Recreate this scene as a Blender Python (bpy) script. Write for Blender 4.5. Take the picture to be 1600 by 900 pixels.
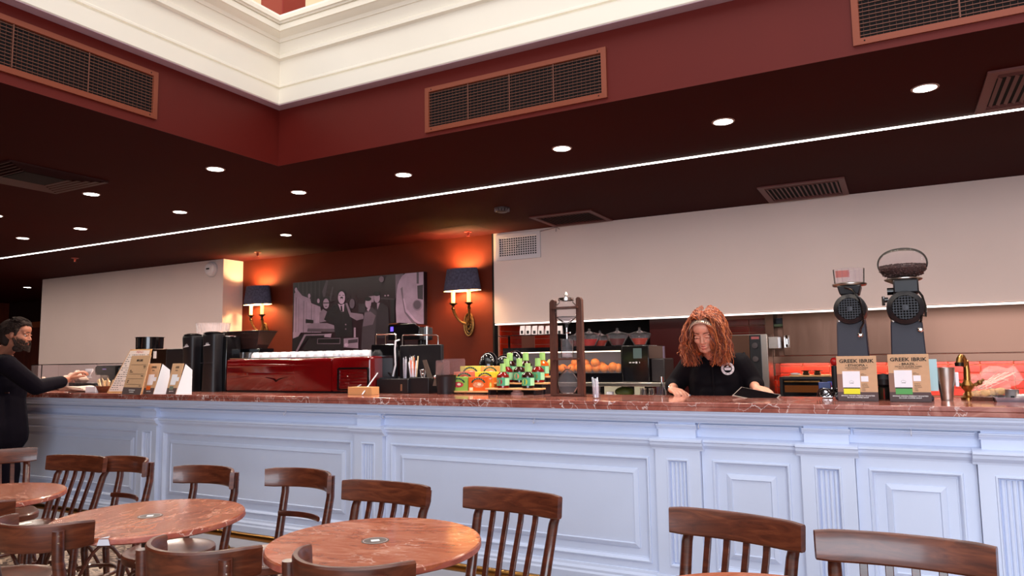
import bpy, math, random
from mathutils import Vector, Matrix, Euler
random.seed(7)
for o in list(bpy.data.objects): bpy.data.objects.remove(o, do_unlink=True)
COL = bpy.context.scene.collection
SC = bpy.context.scene
# ---------------------------------------------------------------- camera
YAW, PIT, ROL, FPX = 0.492012, 0.0988536, 0.0152498, 1115.68
CAMZ = 1.35
FW = Vector((-math.sin(YAW)*math.cos(PIT), math.cos(YAW)*math.cos(PIT), math.sin(PIT)))
_r0 = Vector((math.cos(YAW), math.sin(YAW), 0)); _d0 = FW.cross(_r0)
RT = math.cos(ROL)*_r0 + math.sin(ROL)*_d0
DN = -math.sin(ROL)*_r0 + math.cos(ROL)*_d0
cam = bpy.data.cameras.new('camera'); camo = bpy.data.objects.new('camera', cam); COL.objects.link(camo)
cam.sensor_width = 36; cam.sensor_fit = 'HORIZONTAL'; cam.lens = FPX*36/1600; cam.clip_start = .05
U = -DN; B = -FW
camo.matrix_world = Matrix(((RT.x, U.x, B.x, 0), (RT.y, U.y, B.y, 0), (RT.z, U.z, B.z, CAMZ), (0, 0, 0, 1)))
SC.camera = camo
# ---------------------------------------------------------------- world and light
SC.view_settings.view_transform = 'Standard'; SC.view_settings.look = 'None'
SC.view_settings.gamma = 1; SC.view_settings.use_curve_mapping = False
SC.view_settings.exposure = 0.4
w = bpy.data.worlds.new('sky'); SC.world = w; w.use_nodes = True
w.node_tree.nodes['Background'].inputs[0].default_value = (.85, .9, 1, 1)
w.node_tree.nodes['Background'].inputs[1].default_value = .8
def area(name, loc, to, sx, sy, power, col, spread=180):
    l = bpy.data.lights.new(name, 'AREA'); l.shape = 'RECTANGLE'; l.size = sx; l.size_y = sy; l.energy = power; l.color = col
    l.spread = math.radians(spread)
    o = bpy.data.objects.new(name, l); COL.objects.link(o); o.location = loc
    o.rotation_euler = (Vector(to)-Vector(loc)).to_track_quat('-Z', 'Y').to_euler(); return o
area('atrium_skylight', (1.0, -.5, 7.2), (1.0, -.5, 0), 8.5, 7.0, 250, (1, .95, .87))
area('street_window_light', (2.2, -4.8, 2.1), (0.6, 4.0, 1.0), 6.5, 2.8, 320, (.80, .88, 1))
area('light_line_output', (-4.5, 5.131, 2.785), (-4.5, 5.131, 0), 19, .03, 165, (1, .86, .76))
area('gallery_lamp_light', (-7.5, 2.2, 6.2), (-7.5, 2.2, 0), 4, 4, 90, (1, .72, .45))
area('gallery_lamp_light', (0, 7.0, 6.2), (0, 7.0, 0), 8, 3, 120, (1, .78, .52))
area('kitchen_ceiling_light', (-1.3, 7.75, 2.6), (-1.3, 7.75, 0), 5, .7, 6, (1, .72, .5))
# ---------------------------------------------------------------- helpers
def ray(x, y): return RT*((x-800)/FPX) + DN*((y-450)/FPX) + FW
def PY(x, y, Y):
    v = ray(x, y); return Vector((0, 0, CAMZ)) + v*(Y/v.y)
def PZ(x, y, z):
    v = ray(x, y); return Vector((0, 0, CAMZ)) + v*((z-CAMZ)/v.z)
def XX(x, y, Y): return PY(x, y, Y).x
def CO(x, Y): return Y/math.hypot(x, Y)
def ZZ(x, y, Y): return PY(x, y, Y).z
def lin(c):
    c = c/255; return c/12.92 if c <= .04045 else ((c+.055)/1.055)**2.4
def RGB(r, g, b): return (lin(r), lin(g), lin(b), 1)
MATS = {}
def mat(name, col, rough=.5, metal=0, noise=0, nscale=8, bump=0, bscale=40, coat=0, trans=0, emis=0, ior=1.45, stretch=(1,1,1), alpha=1, spec=.5, ecol=None):
    if name in MATS: return MATS[name]
    m = bpy.data.materials.new(name); m.use_nodes = True; nt = m.node_tree; b = nt.nodes['Principled BSDF']
    c = RGB(*col); b.inputs['Base Color'].default_value = c
    b.inputs['Roughness'].default_value = rough; b.inputs['Metallic'].default_value = metal
    b.inputs['IOR'].default_value = ior; b.inputs['Coat Weight'].default_value = coat; b.inputs['Coat Roughness'].default_value = .12
    b.inputs['Transmission Weight'].default_value = trans; b.inputs['Alpha'].default_value = alpha
    b.inputs['Specular IOR Level'].default_value = spec
    if emis: b.inputs['Emission Color'].default_value = RGB(*ecol) if ecol else c; b.inputs['Emission Strength'].default_value = emis
    if noise or bump:
        tc = nt.nodes.new('ShaderNodeTexCoord'); mp = nt.nodes.new('ShaderNodeMapping'); mp.inputs['Scale'].default_value = stretch
        nt.links.new(tc.outputs['Object'], mp.inputs[0])
    if noise:
        n = nt.nodes.new('ShaderNodeTexNoise'); n.inputs['Scale'].default_value = nscale; n.inputs['Detail'].default_value = 6
        nt.links.new(mp.outputs[0], n.inputs['Vector'])
        r = nt.nodes.new('ShaderNodeValToRGB'); r.color_ramp.elements[0].position = .3; r.color_ramp.elements[1].position = .7
        r.color_ramp.elements[0].color = (c[0]*(1-noise), c[1]*(1-noise), c[2]*(1-noise), 1)
        r.color_ramp.elements[1].color = (min(1, c[0]*(1+noise)), min(1, c[1]*(1+noise)), min(1, c[2]*(1+noise)), 1)
        nt.links.new(n.outputs[0], r.inputs[0]); nt.links.new(r.outputs[0], b.inputs['Base Color'])
    if bump:
        n2 = nt.nodes.new('ShaderNodeTexNoise'); n2.inputs['Scale'].default_value = bscale; n2.inputs['Detail'].default_value = 4
        nt.links.new(mp.outputs[0], n2.inputs['Vector'])
        bp = nt.nodes.new('ShaderNodeBump'); bp.inputs['Strength'].default_value = bump; bp.inputs['Distance'].default_value = .01
        nt.links.new(n2.outputs[0], bp.inputs['Height']); nt.links.new(bp.outputs[0], b.inputs['Normal'])
    MATS[name] = m; return m
def ramp_mat(name, stops, build_fac, rough=.3, coat=0, bump=0):
    m = bpy.data.materials.new(name); m.use_nodes = True; nt = m.node_tree; b = nt.nodes['Principled BSDF']
    tc = nt.nodes.new('ShaderNodeTexCoord'); oi = nt.nodes.new('ShaderNodeObjectInfo')
    ad = nt.nodes.new('ShaderNodeVectorMath'); ad.operation = 'ADD'
    nt.links.new(tc.outputs['Object'], ad.inputs[0]); nt.links.new(oi.outputs['Location'], ad.inputs[1])
    col, hgt = build_fac(nt, ad.outputs[0], stops)
    nt.links.new(col, b.inputs['Base Color']); b.inputs['Roughness'].default_value = rough; b.inputs['Coat Weight'].default_value = coat; b.inputs['Coat Roughness'].default_value = .1
    if bump and hgt is not None:
        bp = nt.nodes.new('ShaderNodeBump'); bp.inputs['Strength'].default_value = bump; bp.inputs['Distance'].default_value = .003
        nt.links.new(hgt, bp.inputs['Height']); nt.links.new(bp.outputs[0], b.inputs['Normal'])
    MATS[name] = m; return m
def _ramp(nt, fac, stops):
    r = nt.nodes.new('ShaderNodeValToRGB'); e = r.color_ramp.elements
    while len(e) < len(stops): e.new(.5)
    for k, (p, c) in enumerate(stops): e[k].position = p; e[k].color = RGB(*c)
    nt.links.new(fac, r.inputs[0]); return r.outputs[0]
def _noise(nt, vec, s, d=6, dist=0, rough=.5):
    n = nt.nodes.new('ShaderNodeTexNoise'); n.inputs['Scale'].default_value = s; n.inputs['Detail'].default_value = d
    n.inputs['Distortion'].default_value = dist; n.inputs['Roughness'].default_value = rough
    nt.links.new(vec, n.inputs['Vector']); return n.outputs[0]
def _map(nt, vec, sc, rot=(0,0,0)):
    m = nt.nodes.new('ShaderNodeMapping'); m.inputs['Scale'].default_value = sc; m.inputs['Rotation'].default_value = rot; nt.links.new(vec, m.inputs[0]); return m.outputs[0]
def _mix(nt, f, a, b):
    m = nt.nodes.new('ShaderNodeMix'); m.data_type = 'RGBA'; nt.links.new(f, m.inputs[0]); nt.links.new(a, m.inputs[6])
    if isinstance(b, tuple): m.inputs[7].default_value = b
    else: nt.links.new(b, m.inputs[7])
    return m.outputs[2]
def marble_fac(veincol, vs, stretch):
    def f(nt, vec, stops):
        v = _map(nt, vec, stretch, (0, 0, .35))
        base = _ramp(nt, _noise(nt, v, 5, 8, 1.2, .65), stops)
        vo = nt.nodes.new('ShaderNodeTexVoronoi'); vo.feature = 'DISTANCE_TO_EDGE'; vo.inputs['Scale'].default_value = vs
        wv = nt.nodes.new('ShaderNodeVectorMath'); wv.operation = 'ADD'
        n = nt.nodes.new('ShaderNodeTexNoise'); n.inputs['Scale'].default_value = 6; n.inputs['Detail'].default_value = 5; nt.links.new(v, n.inputs['Vector'])
        sc = nt.nodes.new('ShaderNodeVectorMath'); sc.operation = 'SCALE'; sc.inputs[3].default_value = .35; nt.links.new(n.outputs[1], sc.inputs[0])
        nt.links.new(v, wv.inputs[0]); nt.links.new(sc.outputs[0], wv.inputs[1]); nt.links.new(wv.outputs[0], vo.inputs['Vector'])
        e = nt.nodes.new('ShaderNodeMapRange'); e.inputs[1].default_value = 0; e.inputs[2].default_value = .03; e.inputs[3].default_value = 1; e.inputs[4].default_value = 0
        nt.links.new(vo.outputs['Distance'], e.inputs[0])
        msk = nt.nodes.new('ShaderNodeMapRange'); msk.inputs[1].default_value = .42; msk.inputs[2].default_value = .60; nt.links.new(_noise(nt, v, 3.1, 3), msk.inputs[0])
        mu = nt.nodes.new('ShaderNodeMath'); mu.operation = 'MULTIPLY'; nt.links.new(e.outputs[0], mu.inputs[0]); nt.links.new(msk.outputs[0], mu.inputs[1])
        return _mix(nt, mu.outputs[0], base, RGB(*veincol)), mu.outputs[0]
    return f
def wood_fac(sc, stretch):
    def f(nt, vec, stops):
        v = _map(nt, vec, stretch)
        return _ramp(nt, _noise(nt, v, sc, 8, 1.5, .6), stops), None
    return f
M_counter_marble = ramp_mat('counter_marble', [(.25, (112, 52, 45)), (.5, (156, 86, 74)), (.75, (198, 138, 124))], marble_fac((244, 226, 222), 9, (1, 1, 1)), .12, .5)
M_table_marble = ramp_mat('table_marble', [(.3, (146, 70, 46)), (.5, (178, 98, 68)), (.7, (206, 136, 108))], marble_fac((222, 170, 150), 5, (1.1, 2.6, 1)), .2, .4)
M_edge_marble = ramp_mat('table_edge_marble', [(.25, (120, 52, 40)), (.5, (160, 80, 64)), (.75, (200, 128, 112))], marble_fac((240, 205, 190), 9, (1, 1, 1)), .5, 0, .5)
M_chair = ramp_mat('chair_wood', [(.25, (44, 16, 9)), (.5, (76, 32, 19)), (.8, (108, 52, 31))], wood_fac(7, (1, 1, 5)), .3, .5)
M_rail = ramp_mat('chair_rail_wood', [(.25, (52, 20, 11)), (.5, (88, 40, 23)), (.8, (124, 64, 38))], wood_fac(5, (1.2, 1.2, 7)), .34, .35)
M_walnut = ramp_mat('walnut', [(.25, (58, 28, 20)), (.5, (84, 46, 34)), (.8, (104, 60, 46))], wood_fac(6, (6, 6, .8)), .45)
M_oak = ramp_mat('light_wood', [(.25, (196, 140, 88)), (.5, (220, 168, 112)), (.8, (232, 188, 134))], wood_fac(6, (1, 6, 6)), .45)
M_door = ramp_mat('door_wood', [(.25, (70, 20, 10)), (.5, (98, 34, 16)), (.8, (130, 54, 26))], wood_fac(4, (6, 6, .6)), .4)
def floor_fac(nt, vec, stops):
    vo = nt.nodes.new('ShaderNodeTexVoronoi'); vo.inputs['Scale'].default_value = 34; vo.inputs['Randomness'].default_value = .9
    nt.links.new(_map(nt, vec, (1, 1.6, 1)), vo.inputs['Vector'])
    bw = nt.nodes.new('ShaderNodeSeparateColor'); nt.links.new(vo.outputs['Color'], bw.inputs[0])
    return _ramp(nt, bw.outputs[0], stops), vo.outputs['Distance']
M_floor = ramp_mat('mosaic_floor', [(.1, (52, 34, 26)), (.45, (104, 78, 62)), (.8, (186, 160, 138))], floor_fac, .35)
M_white = mat('counter_white', (212, 222, 246), .38, noise=.02, nscale=3, bump=.03, bscale=60)
M_cream = mat('cornice_cream', (240, 232, 216), .5, noise=.03, nscale=1.2)
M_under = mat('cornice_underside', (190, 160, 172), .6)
M_red = mat('oxblood_paint', (94, 24, 18), .5, spec=.25, noise=.05, nscale=2)
M_ceil = mat('ceiling_paint', (54, 5, 2), .8, spec=.12, noise=.06, nscale=1.5)
M_wallred = mat('wall_paint', (88, 30, 14), .6, spec=.2, noise=.08, nscale=2)
M_panel = mat('hood_white', (220, 198, 190), .6, spec=.2, noise=.03, nscale=1.3, bump=.02, bscale=9)
M_grille = mat('grille_frame', (132, 64, 42), .45, metal=.2)
M_bar = mat('grille_bar', (112, 68, 54), .45, metal=.3)
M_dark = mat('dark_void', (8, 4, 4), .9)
M_black = mat('black_plastic', (22, 19, 24), .42, noise=.1, nscale=20)
M_gloss = mat('gloss_black', (10, 9, 12), .12, coat=.6)
M_grind = mat('powder_coat', (40, 37, 50), .48, bump=.08, bscale=300)
M_steel = mat('steel', (190, 180, 172), .28, metal=1, bump=.06, bscale=12, stretch=(1, 1, .15))
M_steelp = mat('polished_steel', (205, 198, 195), .14, metal=1)
M_brush = mat('cabinet_steel', (112, 82, 68), .3, metal=1, bump=.22, bscale=3.0, stretch=(1.6, 1.6, .35))
M_brass = mat('brass', (168, 122, 66), .3, metal=1)
M_bronze = mat('bronze', (150, 110, 62), .34, metal=.9, noise=.35, nscale=30)
M_redgloss = mat('machine_red', (92, 4, 7), .14, coat=1, noise=.05)
M_glass = mat('clear_glass', (250, 248, 248), .03, trans=1, ior=1.45)
def thin_glass(name, tint=(250, 248, 250), body=.025):
    m = bpy.data.materials.new(name); m.use_nodes = True; nt = m.node_tree; nt.nodes.clear()
    out = nt.nodes.new('ShaderNodeOutputMaterial'); tr = nt.nodes.new('ShaderNodeBsdfTransparent'); gl = nt.nodes.new('ShaderNodeBsdfGlossy'); df = nt.nodes.new('ShaderNodeBsdfDiffuse')
    tr.inputs[0].default_value = RGB(*tint); gl.inputs['Roughness'].default_value = .05; df.inputs[0].default_value = RGB(*tint)
    fr = nt.nodes.new('ShaderNodeFresnel'); fr.inputs[0].default_value = 1.08; m1 = nt.nodes.new('ShaderNodeMixShader'); m2 = nt.nodes.new('ShaderNodeMixShader'); m1.inputs[0].default_value = body
    nt.links.new(tr.outputs[0], m1.inputs[1]); nt.links.new(df.outputs[0], m1.inputs[2]); nt.links.new(fr.outputs[0], m2.inputs[0]); nt.links.new(m1.outputs[0], m2.inputs[1]); nt.links.new(gl.outputs[0], m2.inputs[2]); nt.links.new(m2.outputs[0], out.inputs[0])
    MATS[name] = m; return m
M_thin = thin_glass('thin_clear_plastic')
M_smoke = mat('smoked_plastic', (96, 78, 80), .1, trans=.85, ior=1.15)
M_paper = mat('white_paper', (236, 234, 240), .7)
M_porc = mat('porcelain', (206, 204, 212), .25, coat=.3)
M_kraft = mat('kraft_card', (202, 160, 124), .75, noise=.03, nscale=40)
M_brown = mat('brown_print', (84, 66, 66), .7)
M_ink = mat('black_ink', (24, 20, 20), .7)
M_winkle = mat('white_ink', (235, 228, 226), .7)
M_lamp = mat('lamp_white', (255, 250, 240), .5, emis=9)
M_led = mat('led_white', (255, 248, 238), .5, emis=7)
M_ledk = mat('led_warm', (255, 222, 190), .5, emis=4)
M_ledh = mat('led_edge', (255, 244, 236), .5, emis=1.2)
M_shade = mat('shade_velvet', (66, 63, 82), .95, noise=.35, nscale=35)
M_shadein = mat('shade_lining', (250, 235, 210), .8)
M_candle = mat('candle_sleeve_glow', (255, 226, 170), .6, emis=.9, ecol=(255, 200, 120))  # bulb light on the sleeves put into their colour as emission
M_orange = mat('orange_peel', (236, 128, 18), .45, noise=.1, nscale=9, bump=.12, bscale=160)
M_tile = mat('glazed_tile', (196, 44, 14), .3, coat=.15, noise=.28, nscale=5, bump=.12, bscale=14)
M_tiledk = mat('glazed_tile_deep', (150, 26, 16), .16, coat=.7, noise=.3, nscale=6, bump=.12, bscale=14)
M_grout = mat('grout', (214, 150, 124), .8)
class MB:
    def __init__(s): s.v = []; s.f = []; s.m = []
    def add(s, vs, fs, mi=0, M=None):
        k = len(s.v)
        s.v += [tuple(M @ Vector(p)) if M is not None else tuple(p) for p in vs]
        s.f += [tuple(i+k for i in f) for f in fs]; s.m += [mi]*len(fs); return s
    def box(s, x0, y0, z0, x1, y1, z1, mi=0, M=None):
        x0, x1 = min(x0, x1), max(x0, x1); y0, y1 = min(y0, y1), max(y0, y1); z0, z1 = min(z0, z1), max(z0, z1)
        return s.add([(x0,y0,z0),(x1,y0,z0),(x1,y1,z0),(x0,y1,z0),(x0,y0,z1),(x1,y0,z1),(x1,y1,z1),(x0,y1,z1)],
                     [(0,3,2,1),(4,5,6,7),(0,1,5,4),(1,2,6,5),(2,3,7,6),(3,0,4,7)], mi, M)
    def loops(s, L, closed=True, cap0=True, cap1=True, mi=0, M=None, wrap=False):
        n = len(L[0]); vs = [p for l in L for p in l]; fs = []
        R = len(L); rr = R if wrap else R-1
        for a in range(rr):
            b = (a+1) % R
            for i in range(n if closed else n-1):
                j = (i+1) % n; fs.append((a*n+i, a*n+j, b*n+j, b*n+i))
        if cap0 and not wrap: fs.append(tuple(range(n-1, -1, -1)))
        if cap1 and not wrap: fs.append(tuple((R-1)*n+i for i in range(n)))
        return s.add(vs, fs, mi, M)
    def tube(s, pts, r, n=10, mi=0, closed=False, M=None, flat=1.0, cap=True):
        P = [Vector(p) for p in pts]; N = len(P); L = []; up = None
        for i, p in enumerate(P):
            if closed: t = (P[(i+1) % N]-P[i-1])
            else: t = P[min(i+1, N-1)]-P[max(i-1, 0)]
            t = t.normalized() if t.length > 1e-9 else Vector((0, 0, 1))
            if up is None: up = Vector((0, 0, 1)) if abs(t.z) < .9 else Vector((0, 1, 0))
            a = up - t*up.dot(t); a.normalize(); up = a; b = t.cross(a)
            rr = r[i] if isinstance(r, (list, tuple)) else r
            L.append([p + a*math.cos(2*math.pi*k/n)*rr + b*math.sin(2*math.pi*k/n)*rr*flat for k in range(n)])
        return s.loops(L, True, cap, cap, mi, M, wrap=closed)
    def capsule(s, a, b, ra, rb, n=14, mi=0, flat=1.0):
        a, b = Vector(a), Vector(b); t = (b-a); l = t.length; t = t.normalized() if l > 1e-6 else Vector((0, 0, 1))
        pts = []; rs = []
        for k in range(5):
            th = math.pi/2*(1-k/4.001); pts.append(a-t*ra*math.sin(th)); rs.append(max(ra*math.cos(th), ra*.05))
        for k in range(5):
            th = math.pi/2*k/4.001; pts.append(b+t*rb*math.sin(th)); rs.append(max(rb*math.cos(th), rb*.05))
        return s.tube(pts, rs, n, mi, flat=flat)
    def sph(s, c, r, n=16, mi=0, M=None):
        r = (r, r, r) if not isinstance(r, (tuple, list)) else r; L = []; m = n//2
        for a in range(1, m):
            th = math.pi*a/m; L.append([(c[0]+r[0]*math.sin(th)*math.cos(2*math.pi*k/n), c[1]+r[1]*math.sin(th)*math.sin(2*math.pi*k/n), c[2]-r[2]*math.cos(th)) for k in range(n)])
        vs = [p for l in L for p in l]; fs = []
        for a in range(m-2):
            for i in range(n):
                j = (i+1) % n; fs.append((a*n+i, a*n+j, (a+1)*n+j, (a+1)*n+i))
        vs += [(c[0], c[1], c[2]-r[2]), (c[0], c[1], c[2]+r[2])]; q = len(vs)
        for i in range(n):
            j = (i+1) % n; fs.append((q-2, j, i)); fs.append((q-1, (m-2)*n+i, (m-2)*n+j))
        return s.add(vs, fs, mi, M)
    def lathe(s, prof, c=(0,0,0), n=28, mi=0, M=None, cap=True, sx=1, sy=1):
        L = [[(c[0]+r*sx*math.cos(2*math.pi*k/n), c[1]+r*sy*math.sin(2*math.pi*k/n), c[2]+z) for k in range(n)] for r, z in prof]
        return s.loops(L, True, cap, cap, mi, M)
    def prism(s, poly, y0, y1, mi=0, M=None):   # poly in (x,z)
        return s.loops([[(x, y1, z) for x, z in poly], [(x, y0, z) for x, z in poly]], True, True, True, mi, M)
    def build(s, name, mats, parent=None, bevel=0, angle=35, seg=2):
        me = bpy.data.meshes.new(name); me.from_pydata(s.v, [], s.f)
        if not isinstance(mats, (list, tuple)): mats = [mats]
        for m in mats: me.materials.append(m)
        if len(mats) > 1: me.polygons.foreach_set('material_index', s.m)
        me.polygons.foreach_set('use_smooth', [True]*len(s.f)); me.update()
        me.set_sharp_from_angle(angle=math.radians(angle))
        o = bpy.data.objects.new(name, me); COL.objects.link(o)
        if parent is not None: o.parent = parent
        if bevel:
            b = o.modifiers.new('bevel', 'BEVEL'); b.width = bevel; b.segments = seg; b.limit_method = 'ANGLE'; b.angle_limit = math.radians(40)
        return o
def rrect(x0, x1, z0, z1, r, n=4):
    P = []
    for cx, cz, a0 in ((x1-r, z1-r, 0), (x0+r, z1-r, 90), (x0+r, z0+r, 180), (x1-r, z0+r, 270)):
        for k in range(n+1):
            a = math.radians(a0+90*k/n); P.append((cx+r*math.cos(a), cz+r*math.sin(a)))
    return P[::-1]
def tag(o, label, cat, group=None):
    o['label'] = label; o['category'] = cat
    if group: o['group'] = group
    return o
def thing(name, label, cat, loc=(0,0,0), rz=0, group=None):
    o = bpy.data.objects.new(name, None); COL.objects.link(o); o.location = loc; o.rotation_euler = (0, 0, rz); o.empty_display_size = .1
    return tag(o, label, cat, group)
def struct(o): o['kind'] = 'structure'; return o
def stuff(o): o['kind'] = 'stuff'; return o
def kids(o): return [c for c in bpy.data.objects if c.parent == o]
def dup(root, loc, rz=None, label=None, group=None, scale=None):
    r = root.copy(); COL.objects.link(r); r.location = loc
    if rz is not None: r.rotation_euler = (0, 0, rz)
    if label: r['label'] = label
    if group: r['group'] = group
    if scale: r.scale = scale
    for ch in kids(root):
        c = ch.copy(); COL.objects.link(c); c.parent = r
        for g in kids(ch):
            d = g.copy(); COL.objects.link(d); d.parent = c
    return r
def lettering(txt, size, loc, rot, parent, m, align='CENTER', name='lettering', sx=1, bold=0):
    cu = bpy.data.curves.new('t', 'FONT'); cu.body = txt; cu.size = size; cu.align_x = align; cu.align_y = 'CENTER'; cu.extrude = .0003; cu.resolution_u = 2; cu.offset = bold
    t = bpy.data.objects.new('t', cu); COL.objects.link(t)
    bpy.context.view_layer.update()
    me = bpy.data.meshes.new_from_object(t.evaluated_get(bpy.context.evaluated_depsgraph_get())); me.name = name
    bpy.data.objects.remove(t, do_unlink=True)
    me.materials.clear(); me.materials.append(m)
    o = bpy.data.objects.new(name, me); COL.objects.link(o); o.location = loc; o.rotation_euler = rot; o.scale = (sx, 1, 1)
    if parent is not None: o.parent = parent
    return o
# ---------------------------------------------------------------- the setting
HC = 2.8; SX = -3.96; SY = 3.75
def S(name, m, *boxes, bevel=0, parent=None):
    b = MB()
    for q in boxes: b.box(*q)
    o = b.build(name, m, parent, bevel)
    return struct(o) if parent is None else o
S('floor', M_floor, (-18, -5.5, -.1, 7.5, 12, 0))
S('trim_1', mat('pale_stone_step', (176, 172, 176), .4, noise=.06), (-9.2, 3.55, 0, 3.4, 4.6, .018), bevel=.004)
S('ceiling', M_ceil, (-18, SY+.004, HC, 7.5, 12, HC+.1), (-18, -5.5, HC, SX-.004, SY+.004, HC+.1))
S('wall_back', M_wallred, (-9.0, 7.14, 0, -4.06, 7.3, HC), (-4.06, 8.62, 0, 7.5, 8.8, HC))
S('wall_right', mat('right_wall', (150, 120, 105), .7), (7.3, -5.5, 0, 7.5, 12, 7.4))
S('wall_rear', mat('rear_wall', (190, 170, 150), .7), (-18, -5.7, 0, 7.5, -5.5, .7), (-18, -5.7, 3.6, 7.5, -5.5, 7.4), (-18, -5.7, .7, -2, -5.5, 3.6), (6, -5.7, .7, 7.5, -5.5, 3.6))
S('wall_left', M_door, (-18.2, -5.5, 0, -18, 12, HC))
S('wall_far', mat('far_dark_paint', (44, 10, 8), .6), (-18, 9.0, 0, -12.62, 9.2, HC))
# white box volume on the left, hood bulkhead on the right
S('wall_white_box', M_panel, (-12.62, 6.8, 0, -8.2, 7.3, HC-.001))
S('wall_hood', M_panel, (-4.05, 7.12, ZZ(772, 505, 7.12), 7.3, 7.2, HC-.001))
S('trim_2', M_ledh, (-4.04, 7.113, 1.735, 7.3, 7.14, 1.752))
S('trim_3', M_dark, (-4.075, 7.12, 1.0, -4.052, 7.2, HC-.002))
# fascia of the atrium opening
S('trim_4', M_red, (SX, SY, HC-.002, 7.3, SY+.0035, 3.25), (SX, SY+.004, HC+.11, 7.3, SY+.12, 3.25))
S('trim_5', M_red, (SX-.0035, -5.5, HC-.002, SX, SY+.0035, 3.25), (SX-.12, -5.5, HC+.11, SX-.004, SY+.12, 3.25))
# cornice: profile swept along both sides with a mitred corner
prof = [(0, 3.225), (-.080, 3.225), (-.085, 3.23), (-.085, 3.335), (-.058, 3.342), (-.058, 3.358), (-.072, 3.362), (-.072, 3.374), (-.066, 3.382), (-.066, 3.60), (-.075, 3.61), (-.095, 3.625), (-.095, 3.65), (-.070, 3.66),
        (-.072, 3.69), (-.085, 3.735), (-.085, 3.745), (-.095, 3.75), (-.10, 3.78), (-.12, 3.83), (-.15, 3.865), (-.165, 3.875), (-.165, 3.915), (-.155, 3.92), (-.17, 3.93), (-.17, 3.945), (-.185, 3.955), (-.185, 3.985), (-.17, 4.0), (.15, 4.0), (.15, 3.225)]
prof = [(p, 1.35+(z-1.35)*(3.75+p)/3.75 -(.028 if z > 3.8 else 0) if (z > 3.4 and p < 0) else min(z, 3.797)) for p, z in prof]
b = MB()
L1 = [(7.3, SY+p, z) for p, z in prof]; L2 = [(SX-p, SY+p, z) for p, z in prof]; L3 = [(SX-p, -5.5, z) for p, z in prof]
b.loops([L1, L2, L3], True, True, True)
struct(b.build('trim_6', M_cream, angle=25))
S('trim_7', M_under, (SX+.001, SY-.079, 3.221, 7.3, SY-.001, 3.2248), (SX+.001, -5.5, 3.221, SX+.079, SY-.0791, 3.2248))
# gallery above: floor slab, corner pillar, lit walls, tall windows
S('trim_8', M_cream, (-12, SY+.15, 3.6, 7.3, 10, 3.79), (-12, -5.5, 3.6, SX-.15, SY+.15, 3.79))
pil = S('trim_9', mat('pillar_red', (138, 34, 16), .5), (-4.37, 3.92, 3.79, -4.12, 4.17, 7.4), bevel=.01)
S('wall_gallery_back', mat('gallery_wall', (250, 232, 200), .7), (-12, 6.2, 3.815, 7.3, 6.4, 7.4))
S('wall_gallery_left', mat('gallery_wall2', (250, 232, 200), .7), (-8.2, -5.5, 3.815, -8.0, 6.2, 7.4))
for i in range(5):
    x = -5.55+i*1.9
    f = MB(); f.box(x, 6.12, 3.82, x+.08, 6.2, 7); f.box(x+1.0, 6.12, 3.82, x+1.08, 6.2, 7); f.box(x, 6.12, 6.9, x+1.08, 6.2, 7); f.box(x+.5, 6.13, 3.82, x+.56, 6.2, 7)
    fo = struct(f.build('window_%d' % (i+1), mat('gallery_frame', (126, 104, 92), .5)))
    pn = MB(); pn.box(x+.08, 6.16, 4, x+1.0, 6.17, 6.9); pn.build('pane', mat('gallery_pane', (150, 150, 160), .05, coat=.5), fo)
# kitchen recess: side walls, worktop, tiled back wall with each tile its own piece
S('wall_kitchen_side', M_grout, (-4.12, 7.2, 0, -4.04, 8.62, 1.9))
S('wall_kitchen_ceiling', M_panel, (-4.04, 7.2, 2.1, 7.3, 8.62, 2.15))
kw = S('wall_kitchen', M_grout, (-4.04, 8.12, 0, 7.3, 8.62, 2.1))
TW, TH = .262, .074
tm = []
for m in (M_tile, M_tiledk):
    q = MB(); q.box(0, 0, 0, TW-.006, .014, TH-.006); oo = q.build('tile', m, kw, .0025, seg=1); tm.append(oo)
def put_tile(x, z, m, first=[0, 0]):
    if not first[m]: o = tm[m]; first[m] = 1
    else: o = tm[m].copy(); COL.objects.link(o)
    o.location = (x, 8.106, z)
for r in range(11):
    z = .935+r*TH
    for c in range(28):
        x = -4.03+c*TW
        if z < 1.33 and (x > -1.65 or x < -3.2): put_tile(x, z, 0)
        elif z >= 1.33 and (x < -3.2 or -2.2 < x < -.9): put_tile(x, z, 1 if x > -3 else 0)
for r in range(11):
    o = tm[0].copy(); COL.objects.link(o); o.rotation_euler = (0, 0, math.radians(90)); o.location = (-4.026, 7.22, .935+r*TH)
    o = tm[0].copy(); COL.objects.link(o); o.rotation_euler = (0, 0, math.radians(90)); o.location = (-4.026, 7.22+TW, .935+r*TH)
S('wall_kitchen_red', mat('deep_red_panel', (60, 10, 10), .3), (XX(1016, 540, 7.3), 7.3, 0, XX(1080, 540, 7.3), 7.36, 2.1))
S('wall_doorway_dark', M_dark, (XX(872, 540, 7.9), 7.9, 0, XX(1020, 540, 7.9), 7.95, 2.1))  # black sheet standing in for the unlit depth of a doorway
# far door
d = S('door_1', M_door, (-17.8, 8.94, 0, -14.05, 9.0, 2.2))
S('door_frame', mat('door_frame_wood', (160, 78, 40), .4), (-13.62, 8.88, 0, -13.2, 8.99, 2.3), (-18, 8.88, 2.2, -13.2, 8.99, 2.32), parent=d)
S('door_handle', mat('pull_bar', (150, 92, 70), .4), (-14.2, 8.86, .9, -14.13, 8.9, 2.1), parent=d)
# ceiling LED line
o = S('led_line_light', M_led, (-14, 5.12, HC-.006, 7.0, 5.142, HC+.001)); del o['kind']
tag(o, 'long continuous white light line recessed in the dark red ceiling', 'light')
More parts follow.
